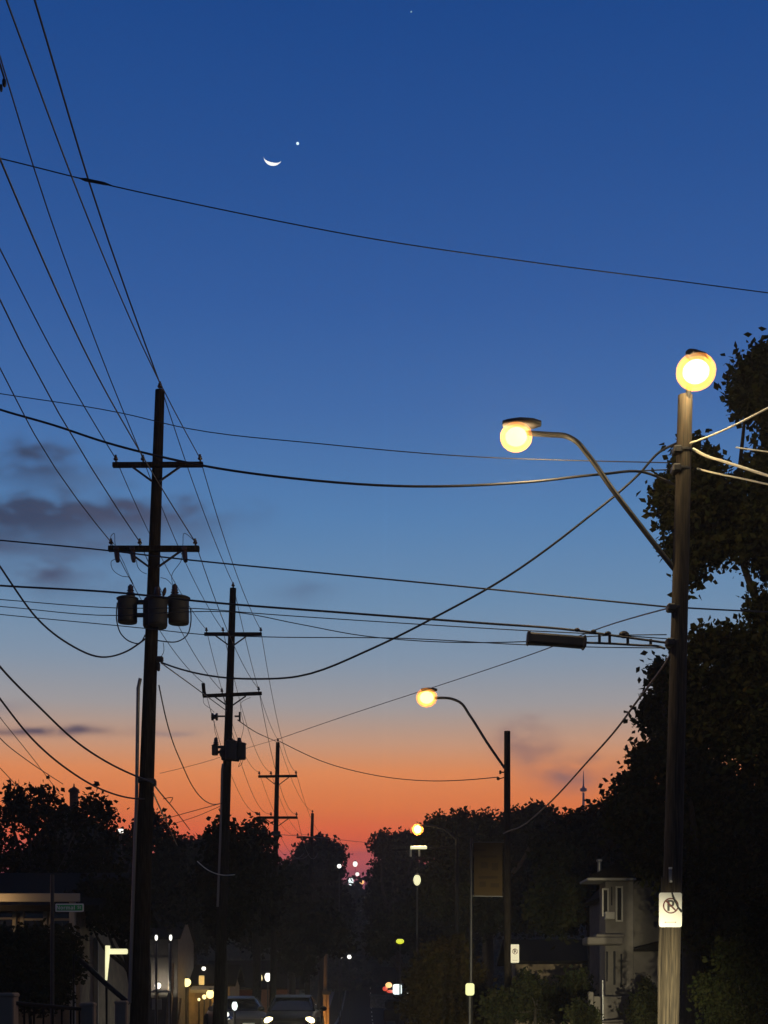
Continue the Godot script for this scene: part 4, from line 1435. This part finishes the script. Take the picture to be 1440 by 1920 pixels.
	for k in [-0.42, 0.4]:
		s = Shape.new()
		s.box(c + b * Vector3(k, 0, 0), Vector3(0.05, 0.195, 0.2), 0.02, b)
		part("end_collar", s, M.black_plastic, o, c)
	s = Shape.new()
	s.tube(through([at(1100, 1205, d), at(1150, 1207, d - 0.1), at(1200, 1210, d - 0.3), at(1235, 1212, d - 0.5), at(1246, 1216, d - 0.6)], 5), 0.017, 8)
	part("tail_cable", s, M.wire, o, c)
	for q in [[1124, 1189, 1204], [1143, 1190, 1207], [1177, 1188, 1208], [1220, 1198, 1211]]:
		s = Shape.new()
		s.beam(at(q[0], q[1], d - 0.2), at(q[0], q[2], d - 0.2), 0.04, 0.03, 0.005)
		part("hanger", s, M.black_plastic, o, c)
	for q in [[1082, 1181, 0.03], [1113, 1184, 0.03], [1140, 1188, 0.035], [1170, 1190, 0.055]]:
		s = Shape.new()
		s.ball(at(q[0], q[1], d - 0.15), Vector3(q[2] * 1.4, q[2], q[2]), 10, 8)
		part("lashing_clamp", s, M.black_plastic, o, c)


# ------------------------------------------------------------------ signs
func text_mesh(txt: String, size: float, bold := true) -> TextMesh:
	var t := TextMesh.new()
	var f := SystemFont.new()
	f.font_names = PackedStringArray(["Droid Sans"])
	f.font_weight = 700 if bold else 400
	t.font = f
	t.text = txt
	t.font_size = 64
	t.pixel_size = size / 46.0
	t.depth = 0.004
	return t


func rounded(w: float, h: float, r: float) -> PackedVector2Array:
	var out := PackedVector2Array()
	for k in [[1, 1, 0.0], [-1, 1, 90.0], [-1, -1, 180.0], [1, -1, 270.0]]:
		for i in 5:
			var a := deg_to_rad(k[2] + i * 22.5)
			out.append(Vector2(k[0] * (w / 2 - r) + cos(a) * r, k[1] * (h / 2 - r) + sin(a) * r))
	return out


func no_parking(label: String, c: Vector3, w: float, h: float, torn: bool) -> void:
	var o := thing("parking_sign", c, label, "sign")
	var s := Shape.new()
	s.prism(rounded(w, h, w * 0.09), -0.004, 0.004, c)
	part("plate", s, M.sign_white, o, c)
	var ring := c + Vector3(0.015 * w, h * 0.12, 0.006)
	var r := w * 0.345
	s = Shape.new()
	for k in 36:
		var a := TAU * k / 36
		var b := TAU * (k + 1) / 36
		var da := Vector3(cos(a), sin(a), 0)
		var db := Vector3(cos(b), sin(b), 0)
		s.quad(ring + da * r * 0.83, ring + da * r, ring + db * r, ring + db * r * 0.83, Vector3.BACK)
		s.quad(ring + da * r, ring + da * r - Vector3(0, 0, 0.003), ring + db * r - Vector3(0, 0, 0.003), ring + db * r, da)
	s.box(ring + Vector3(0, 0, 0.005), Vector3(r * 1.8, r * 0.2, 0.003), 0.0, Basis(Vector3.BACK, -PI / 4))
	part("ring_and_slash", s, M.sign_red, o, c)
	var p := put("letter", text_mesh("P", r * 1.4), M.sign_black, o, Transform3D(Basis(), ring - c + Vector3(-0.05 * r, 0, 0.001)))
	s = Shape.new()
	var y := c.y - h * 0.36
	s.box(Vector3(c.x, y, c.z + 0.006), Vector3(w * 0.42, h * 0.012, 0.003))
	for k in [-1.0, 1.0]:
		s.prism(PackedVector2Array([Vector2(k * w * 0.2, -h * 0.018), Vector2(k * w * 0.27, 0), Vector2(k * w * 0.2, h * 0.018)]), 0.0045, 0.008, Vector3(c.x, y, c.z))
	part("arrow", s, M.sign_red, o, c)
	if torn:
		s = Shape.new()
		s.tube([c + Vector3(w * 0.06, h * 0.5, 0.012), c + Vector3(w * 0.1, h * 0.4, 0.016), c + Vector3(w * 0.22, h * 0.22, 0.018), c + Vector3(w * 0.34, h * 0.06, 0.018), c + Vector3(w * 0.5, -h * 0.06, 0.014)], [0.01, 0.016, 0.014, 0.014, 0.018], 6)
		part("dark_strap", s, M.black_plastic, o, c)


func signs() -> void:
	no_parking("white no-parking sign crossed by a dark strap, on the large right pole", at(1257, 1706, 21.8), 0.325, 0.49, true)
	no_parking("small white no-parking sign on the square-topped pole by the dark garage", at(965.5, 1788, 51.7), 0.28, 0.62, false)
	# street-name sign
	var d := 27.0
	var foot := at(98, HY, d)
	foot.y = gh(d) - 0.16
	var o := thing("street_sign", foot, "small green street-name sign with a white border in front of the bungalow", "street sign")
	var s := Shape.new()
	s.tube([foot, at(98, 1640, d)], 0.035, 8)
	part("post", s, M.dark_metal, o, foot)
	var c := at(130.5, 1702, d)
	s = Shape.new()
	s.prism(rounded(0.5, 0.145, 0.02), -0.004, 0.004, c)
	part("border", s, M.sign_white, o, foot)
	s = Shape.new()
	s.prism(rounded(0.452, 0.101, 0.01), 0.004, 0.007, c)
	part("green_panel", s, M.sign_green, o, foot)
	s = Shape.new()
	s.beam(at(98, 1702, d), c + Vector3(-0.24, 0, -0.01), 0.02, 0.05)
	part("bracket", s, M.dark_metal, o, foot)
	put("lettering", text_mesh("Normal", 0.066), M.sign_white, o, Transform3D(Basis(), c - foot + Vector3(-0.068, 0, 0.009)))
	put("lettering", text_mesh("St", 0.05), M.sign_white, o, Transform3D(Basis(), c - foot + Vector3(0.172, 0.007, 0.009)))
	# pole banner
	d = 46.0
	foot = at(883, HY, d)
	foot.y = gh(d) - 0.1
	o = thing("banner_pole", foot, "slim dark post carrying a tall dim orange banner, right of the road", "banner")
	s = Shape.new()
	s.tube([foot, at(884, 1572, d)], [0.05, 0.04], 8)
	part("post", s, M.dark_metal, o, foot)
	s = Shape.new()
	s.beam(at(884, 1579, d), at(945, 1579, d), 0.025, 0.03)
	part("banner_rod", s, M.dark_metal, o, foot)
	s = Shape.new()
	s.beam(at(884, 1680, d), at(943, 1681, d), 0.025, 0.03)
	part("banner_rod", s, M.dark_metal, o, foot)
	s = Shape.new()
	var a := at(889, 1580, d)
	var e := at(942, 1680, d)
	var cols := 8
	for i in cols:
		var x0 := lerpf(a.x, e.x, float(i) / cols)
		var x1 := lerpf(a.x, e.x, float(i + 1) / cols)
		var z0 := a.z + 0.012 * sin(i * 1.3)
		var z1 := a.z + 0.012 * sin((i + 1) * 1.3)
		for k in [0.0, -0.004]:
			s.quad(Vector3(x0, a.y, z0 + k), Vector3(x1, a.y, z1 + k), Vector3(x1, e.y, z1 + k), Vector3(x0, e.y, z0 + k), Vector3(0, 0, 1 if k == 0.0 else -1))
	part("banner", s, M.banner_cloth, o, foot)
	s = Shape.new()
	for q in [[900, 1594, 24, 3], [916, 1606, 30, 4], [908, 1622, 14, 12], [928, 1625, 12, 14], [915, 1645, 36, 5], [905, 1658, 12, 10], [928, 1660, 16, 8]]:
		s.box(at(q[0], q[1], d - 0.03), Vector3(q[2] / F * d, q[3] / F * d, 0.006))
	part("banner_print", s, M.banner_print, o, foot)
	# L-shaped sign post by the near pole, its lit look put in as glow
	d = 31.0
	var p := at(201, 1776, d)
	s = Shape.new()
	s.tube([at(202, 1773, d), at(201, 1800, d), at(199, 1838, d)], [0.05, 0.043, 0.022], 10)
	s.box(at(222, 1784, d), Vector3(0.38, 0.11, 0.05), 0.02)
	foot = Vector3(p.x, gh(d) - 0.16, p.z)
	o = thing("yard_sign_post", foot, "cream L-shaped sign bracket with added glow, left of the near pole", "sign")
	part("added_glow_bracket", s, M.cream_glow, o, foot)
	s = Shape.new()
	s.tube([foot, at(199, 1838, d)], 0.02, 8)
	part("stake", s, M.black_iron, o, foot)
	omni(o, at(212, 1800, d) + Vector3(0, 0, 0.25) - foot, Color(1.0, 0.95, 0.7), 0.03, 0.1)  # added light matching the glow put into the bracket
	# lit wooden post with a black band
	d = 105.0
	foot = at(610, HY, d)
	foot.y = gh(d) - 0.2
	o = thing("wooden_post", foot, "pale wooden post with a black band, lit warm beside the road", "post")
	s = Shape.new()
	s.tube([foot, at(610, 1850, d), at(611, 1764, d)], [0.16, 0.14, 0.11], 10)
	part("shaft", s, M.pale_post_wood, o, foot)
	s = Shape.new()
	s.lathe([[0.0, 0.0], [0.12, 0.0], [0.14, 0.2], [0.0, 0.22]], foot + Vector3(-0.7, 0.3, 1.5), 10)
	part("added_uplight", s, M.amber_glow, o, foot)  # unseen ground lamp added to brighten the post
	omni(o, Vector3(-0.7, 0.6, 1.5), Color(1.0, 0.72, 0.36), 7.0, 0.1)
	s = Shape.new()
	s.beam(Vector3(foot.x + 0.2, foot.y, foot.z + 0.15), at(615, 1858, d) + Vector3(0.02, 0, 0.15), 0.14, 0.16, 0.02)
	part("splint", s, M.pale_post_wood, o, foot)
	s = Shape.new()
	s.box(at(612, 1861, d), Vector3(0.6, 0.3, 0.55), 0.03)
	part("band", s, M.black_plastic, o, foot)


# ------------------------------------------------------------------ vehicles
func section(z: float, hw: float, y0: float, y1: float, pinch := 0.0) -> Array:
	var out := []
	for k in 20:
		var a := TAU * k / 20.0
		var cx := signf(cos(a)) * pow(absf(cos(a)), 0.42)
		var sy := signf(sin(a)) * pow(absf(sin(a)), 0.42)
		var t := (sy + 1.0) * 0.5
		out.append(Vector3(cx * (hw - pinch * t), lerpf(y0, y1, t), z))
	return out


func car(label: String, where: Vector3, yaw: float, paint: String, lit: bool, hgt := 1.0) -> Node3D:
	var o := thing("parked_car" if not lit else "oncoming_car", where, label, "car")
	o.rotation.y = yaw
	var s := Shape.new()
	var rings := []
	for q in [[-2.25, 0.66, 0.34, 0.6], [-2.18, 0.8, 0.24, 0.7], [-1.7, 0.87, 0.2, 0.82], [-1.0, 0.9, 0.2, 0.92], [1.2, 0.9, 0.2, 0.96], [1.95, 0.87, 0.22, 0.96], [2.2, 0.8, 0.28, 0.9], [2.27, 0.68, 0.36, 0.8]]:
		rings.append(section(q[0], q[1], q[2], q[3] * hgt, 0.08))
	s.loft(rings)
	part("body", s, M[paint], o)
	s = Shape.new()
	rings = []
	for q in [[-1.05, 0.76, 0.9, 0.93], [-0.35, 0.76, 0.88, 1.36], [0.2, 0.77, 0.88, 1.43], [1.0, 0.77, 0.88, 1.41], [1.5, 0.75, 0.88, 1.28], [2.0, 0.72, 0.9, 0.96]]:
		rings.append(section(q[0], q[1], q[2] * hgt, q[3] * hgt, 0.14))
	s.loft(rings)
	part("glasshouse", s, M.dark_glass, o)
	s = Shape.new()
	rings = []
	for q in [[-0.42, 0.55, 1.34, 1.37], [0.2, 0.6, 1.41, 1.46], [1.0, 0.6, 1.39, 1.44], [1.42, 0.55, 1.3, 1.34]]:
		rings.append(section(q[0], q[1], q[2] * hgt, q[3] * hgt))
	s.loft(rings)
	part("roof", s, M[paint], o)
	for k in [-1.0, 1.0]:
		s = Shape.new()
		s.tube([Vector3(k * 0.72, 0.92 * hgt, -1.02), Vector3(k * 0.66, 1.2 * hgt, -0.62), Vector3(k * 0.58, 1.38 * hgt, -0.36)], 0.035, 6)
		part("pillar", s, M[paint], o)
		s = Shape.new()
		s.ball(Vector3(k * 1.0, 0.98 * hgt, -0.72), Vector3(0.12, 0.08, 0.07), 10, 8)
		part("wing_mirror", s, M[paint], o)
		s = Shape.new()
		s.ball(Vector3(k * 0.62, 0.6 * hgt, -2.14), Vector3(0.17, 0.12, 0.1), 12, 8)
		part("headlight", s, M["headlamp_glow" if lit else "chrome"], o)
		s = Shape.new()
		s.ball(Vector3(k * 0.66, 0.74 * hgt, 2.17), Vector3(0.14, 0.1, 0.08), 12, 8)
		part("tail_light", s, M.sign_red, o)
		for z in [-1.4, 1.4]:
			s = Shape.new()
			s.lathe([[0.0, -0.1], [0.2, -0.1], [0.3, -0.09], [0.33, -0.06], [0.33, 0.06], [0.3, 0.09], [0.2, 0.1], [0.0, 0.1]], Vector3(k * 0.84, 0.33, z), 18, Basis(Vector3.BACK, PI / 2))
			part("wheel", s, M.tyre_rubber, o)
	s = Shape.new()
	s.box(Vector3(0, 0.47, -2.24), Vector3(1.0, 0.16, 0.06), 0.02)
	part("grille", s, M.black_plastic, o)
	s = Shape.new()
	s.box(Vector3(0, 0.36, -2.28), Vector3(0.4, 0.12, 0.02), 0.005)
	part("number_plate", s, M.sign_white, o)
	return o


func spot(parent: Node3D, where: Vector3, towards: Vector3, energy: float, angle: float) -> void:
	var l := SpotLight3D.new()
	l.name = "headlamp_light"
	l.light_color = Color(1.0, 0.95, 0.78)
	l.light_energy = energy
	l.light_size = 0.08
	l.spot_range = 120.0
	l.spot_attenuation = 2.0
	l.spot_angle = angle
	l.spot_angle_attenuation = 1.0
	l.shadow_enabled = true
	parent.add_child(l, true)
	l.look_at_from_position(parent.transform * where, parent.transform * towards)


func vehicles() -> void:
	var d := 50.0
	var o := car("dark oncoming car with glaring headlights at the bottom of the street", Vector3(-2.95, gh(d) - 0.12, -d), PI, "black_paint", true, 0.93)
	for k in [-1.0, 1.0]:
		spot(o, Vector3(k * 0.62, 0.6, -2.3), Vector3(k * 0.62, 0.3, -14.0), 16.0, 24.0)
	d = 52.0
	car("silver car parked facing the street left of the oncoming headlights", Vector3(-4.95, gh(d) - 0.1, -d), PI + 0.25, "silver_paint", false, 0.88)
	# the car waiting at the kerb beside the viewer, whose low beams light the pole, the sign and the bushes
	o = car("silver car waiting at the right kerb with its low beams on", Vector3(2.3, gh(3.0) - 0.12, 1.2), -0.03, "silver_paint", true)
	o.name = numbered("waiting_car")
	for k in [-1.0, 1.0]:
		spot(o, Vector3(k * 0.62, 0.62, -2.3), Vector3(k * 0.3 + 0.35, 0.95, -24.0), 950.0, 6.5)
	# pickup seen from behind at the bottom of the dip
	d = 120.0
	var c := Vector3(at(742, 0, d).x, gh(d) - 0.12, -d)
	var t := thing("pickup_truck", c, "dark pickup truck down the road with a lit tail lamp and a white lit panel", "truck")
	var s := Shape.new()
	s.box(c + Vector3(0, 1.2, -2.2), Vector3(1.9, 0.9, 4.4), 0.1)
	part("bed", s, M.black_paint, t, c)
	s = Shape.new()
	s.box(c + Vector3(0, 2.0, -2.6), Vector3(1.7, 0.8, 1.7), 0.2)
	part("cab", s, M.black_paint, t, c)
	for k in [-1.0, 1.0]:
		for z in [-0.9, -3.6]:
			s = Shape.new()
			s.lathe([[0.0, -0.12], [0.3, -0.12], [0.4, -0.08], [0.4, 0.08], [0.3, 0.12], [0.0, 0.12]], c + Vector3(k * 0.82, 0.42, z), 16, Basis(Vector3.BACK, PI / 2))
			part("wheel", s, M.tyre_rubber, t, c)
	s = Shape.new()
	s.ball(at(729, 1847, d) , Vector3(0.26, 0.22, 0.12), 10, 8)
	part("tail_lamp", s, M.amber_glow, t, c)
	s = Shape.new()
	s.ball(at(722, 1854, d), Vector3(0.2, 0.18, 0.12), 10, 8)
	s.ball(at(732, 1859, d), Vector3(0.3, 0.12, 0.12), 10, 8)
	part("brake_lamp", s, M.red_glow, t, c)
	s = Shape.new()
	s.prism(rounded(0.7, 0.8, 0.16), -0.05, 0.05, at(745, 1855, d - 0.4))
	part("lit_panel", s, M.cool_glow, t, c)
	s = Shape.new()
	s.box(at(764, 1866, d - 0.4), Vector3(0.16, 0.34, 0.1), 0.03)
	part("reversing_lamp", s, M.white_glow, t, c)


# ------------------------------------------------------------------ small lamps
func lamp(called: String, label: String, px: float, py: float, d: float, r: Vector3, glowing: String, energy: float, color: Color, post := true, hood := false) -> void:
	var c := at(px, py, d)
	var foot := Vector3(c.x, gh(d) - 0.16, c.z)
	var o := thing(called, foot, label, "lamp")
	var s := Shape.new()
	s.ball(c, r, 12, 10)
	part("glowing_globe", s, M[glowing], o, foot)
	s = Shape.new()
	if post:
		s.tube([foot, Vector3(c.x, c.y - r.y * 0.8, c.z - 0.02)], [0.05, 0.035], 8)
		part("post", s, M.dark_metal, o, foot)
	s = Shape.new()
	s.lathe([[r.x * 0.5, 0.0], [r.x * 0.8, 0.0], [r.x * 0.3, r.y * 0.35], [0.0, r.y * 0.45]], c + Vector3(0, r.y * 0.85, 0), 10)
	part("cap", s, M.dark_metal, o, foot)
	if energy > 0.0:
		omni(o, c - foot, color, energy, r.x * 0.7)


func small_lamps() -> void:
	var w := Color(1.0, 0.95, 0.85)
	var y := Color(1.0, 0.8, 0.45)
	lamp("porch_lamp", "white globe lamp above the white porch rail", 296, 1848, 71.6, Vector3(0.15, 0.16, 0.15), "white_glow", 2.5, w)
	lamp("porch_lamp", "slim upright lamp at the left porch column's top", 293, 1758, 71.0, Vector3(0.07, 0.14, 0.07), "white_glow", 0.0, w)
	lamp("porch_lamp", "slim upright lamp at the right porch column's top", 320, 1758, 71.0, Vector3(0.07, 0.15, 0.07), "white_glow", 0.0, w)
	lamp("porch_lamp", "largest yellow lamp, at the left corner of the cottage awning", 349, 1842, 75.2, Vector3(0.24, 0.22, 0.24), "yellow_glow", 3.0, y)
	lamp("porch_lamp", "orange-yellow lamp at the right end of the cottage awning", 394, 1864, 74.0, Vector3(0.19, 0.22, 0.19), "yellow_glow", 2.5, y)
	lamp("porch_lamp", "small round lamp under the cottage awning, right one of a pair", 383, 1869, 75.0, Vector3(0.1, 0.12, 0.1), "yellow_glow", 0.2, y)
	lamp("porch_lamp", "smallest round lamp under the cottage awning, left one of a pair", 373, 1874, 75.0, Vector3(0.07, 0.08, 0.07), "yellow_glow", 0.0, y)
	lamp("garden_lamp", "small white lamp above the notice board", 382, 1816, 78.0, Vector3(0.11, 0.11, 0.11), "white_glow", 0.3, w)
	lamp("garden_lamp", "white lantern on a post above the silver car", 440, 1886, 49.0, Vector3(0.09, 0.15, 0.09), "cool_glow", 0.3, w)
	lamp("garden_lamp", "low white lamp beside the silver car", 425, 1902, 49.0, Vector3(0.08, 0.08, 0.08), "white_glow", 0.2, w)
	lamp("garden_lamp", "warm lantern left of the third pole, left of a pair", 485, 1834, 80.0, Vector3(0.19, 0.3, 0.19), "yellow_glow", 0.5, y)
	lamp("garden_lamp", "white lantern touching the third pole, right of a pair", 502, 1832, 80.0, Vector3(0.16, 0.24, 0.16), "white_glow", 0.5, w)
	lamp("garden_lamp", "highest white lantern between the third and farthest poles", 553, 1753, 100.0, Vector3(0.23, 0.36, 0.23), "white_glow", 0.6, w)
	lamp("garden_lamp", "cool white lantern below and left of the highest one", 540, 1792, 100.0, Vector3(0.18, 0.3, 0.18), "cool_glow", 0.6, w)
	lamp("garden_lamp", "tiny white lamp right of the wooden post, left of a pair", 640, 1794, 135.0, Vector3(0.12, 0.12, 0.12), "white_glow", 0.0, w)
	lamp("garden_lamp", "small white lamp right of the wooden post, right of a pair", 655, 1794, 135.0, Vector3(0.19, 0.19, 0.19), "white_glow", 0.3, w)
	lamp("street_light", "topmost white street light in the gap of the far street", 666, 1620, 330.0, Vector3(0.5, 0.6, 0.5), "white_glow", 0.0, w)
	lamp("street_light", "lone white light in the trees left of the street gap", 636, 1624, 128.0, Vector3(0.18, 0.18, 0.18), "white_glow", 0.0, w)
	lamp("street_light", "small white street light at the middle of the far street gap", 670, 1639, 340.0, Vector3(0.42, 0.42, 0.42), "white_glow", 0.0, w)
	lamp("street_light", "large cool white light low in the far street gap", 658, 1653, 240.0, Vector3(0.4, 0.62, 0.4), "cool_glow", 0.0, w)
	lamp("street_light", "lowest white light of the far street gap", 654, 1674, 230.0, Vector3(0.4, 0.4, 0.4), "cool_glow", 0.0, w)
	lamp("street_light", "small orange light at the right of the far street gap", 678, 1654, 330.0, Vector3(0.55, 0.45, 0.5), "amber_glow", 0.0, y)
	lamp("yard_light", "white light shining through the airy left tree", 160, 1556, 42.2, Vector3(0.05, 0.08, 0.05), "white_glow", 0.0, w)
	lamp("yard_light", "wider white light behind leaves just left of the near pole", 226, 1558, 42.4, Vector3(0.11, 0.06, 0.1), "white_glow", 0.0, w)
	lamp("hanging_lantern", "pale yellow lantern hanging below the farthest street lamp", 782, 1650, 71.0, Vector3(0.17, 0.26, 0.17), "cream_glow", 0.5, y)
	lamp("signal_lamp", "lime green lamp above the shrub right of the road", 750, 1765, 92.0, Vector3(0.24, 0.16, 0.2), "lime_glow", 0.2, Color(0.9, 1.0, 0.3))
	# paper-coloured lantern on the banner post
	var d := 45.0
	var c := at(881, 1855, d)
	var foot := Vector3(c.x, gh(d) - 0.16, c.z)
	var o := thing("bollard_light", foot, "upright pale yellow lantern box at the foot of the banner post", "lamp")
	var s := Shape.new()
	s.prism(rounded(0.25, 0.36, 0.07), -0.1, 0.1, c)
	part("glowing_box", s, M.paper_lantern, o, foot)
	s = Shape.new()
	s.tube([foot, c - Vector3(0, 0.17, 0)], 0.05, 8)
	part("post", s, M.dark_metal, o, foot)
	omni(o, c - foot + Vector3(0, 0, 0.2), Color(1.0, 0.95, 0.6), 0.06, 0.1)
	# slim trunks lit by the porch lamps
	for q in [[318, 1806, 71.75, 0.13, "pale slim bare trunk lit by the white porch lamp"], [335, 1872, 72.0, 0.055, "thin short lit stake right of the pale slim trunk"]]:
		var dd: float = q[2]
		var top := at(q[0] + 4, q[1], dd)
		var base := at(q[0] - 4, HY, dd)
		base.y = gh(dd) - 0.16
		s = Shape.new()
		s.tube(through([base, base.lerp(top, 0.5) + Vector3(0.03, 0, 0), top], 4), q[3], 8)
		solo("tree_trunk", s, M.pale_post_wood, base, q[4], "tree trunk")


# ------------------------------------------------------------------ moon and planet
func moon_and_planet() -> void:
	var d := 1500.0
	var c := at(512, 293.5, d)
	var r := 17.5 / F * d
	# the sunlit lune of a ball, lit from below
	var s := Shape.new()
	var b := Basis(Vector3.BACK, -0.27)
	var seg := 28
	for i in seg:
		for k in 4:
			var q := []
			var nn := []
			for m in [[0, 0], [1, 0], [1, 1], [0, 1]]:
				var t: float = -1.38 + 2.76 * (i + m[0]) / seg
				var wide := 0.5 * sqrt(maxf(cos(t / 1.38 * PI / 2), 0.0))
				var a: float = -PI / 2 + wide * (k + m[1]) / 4.0
				var v := Vector3(sin(t), cos(t) * sin(a), cos(t) * cos(a))
				q.append(c + b * v * r)
				nn.append(b * v)
			s.tri(q[0], q[1], q[2], nn[0], nn[1], nn[2])
			s.tri(q[0], q[2], q[3], nn[0], nn[2], nn[3])
	solo("moon_in_sky", s, M.moon_glow, c, "thin white crescent moon lying on its back in the blue sky", "moon")
	s = Shape.new()
	c = at(558, 269, d)
	s.ball(c, Vector3.ONE * 2.6 / F * d, 12, 8)
	solo("planet_in_sky", s, M.planet_glow, c, "bright point-like planet above and right of the crescent moon", "planet")
	s = Shape.new()
	c = at(771, 22, d)
	s.ball(c, Vector3.ONE * 1.6 / F * d, 10, 6)
	solo("star_in_sky", s, M.star_glow, c, "faint pale star at the very top of the sky", "star")
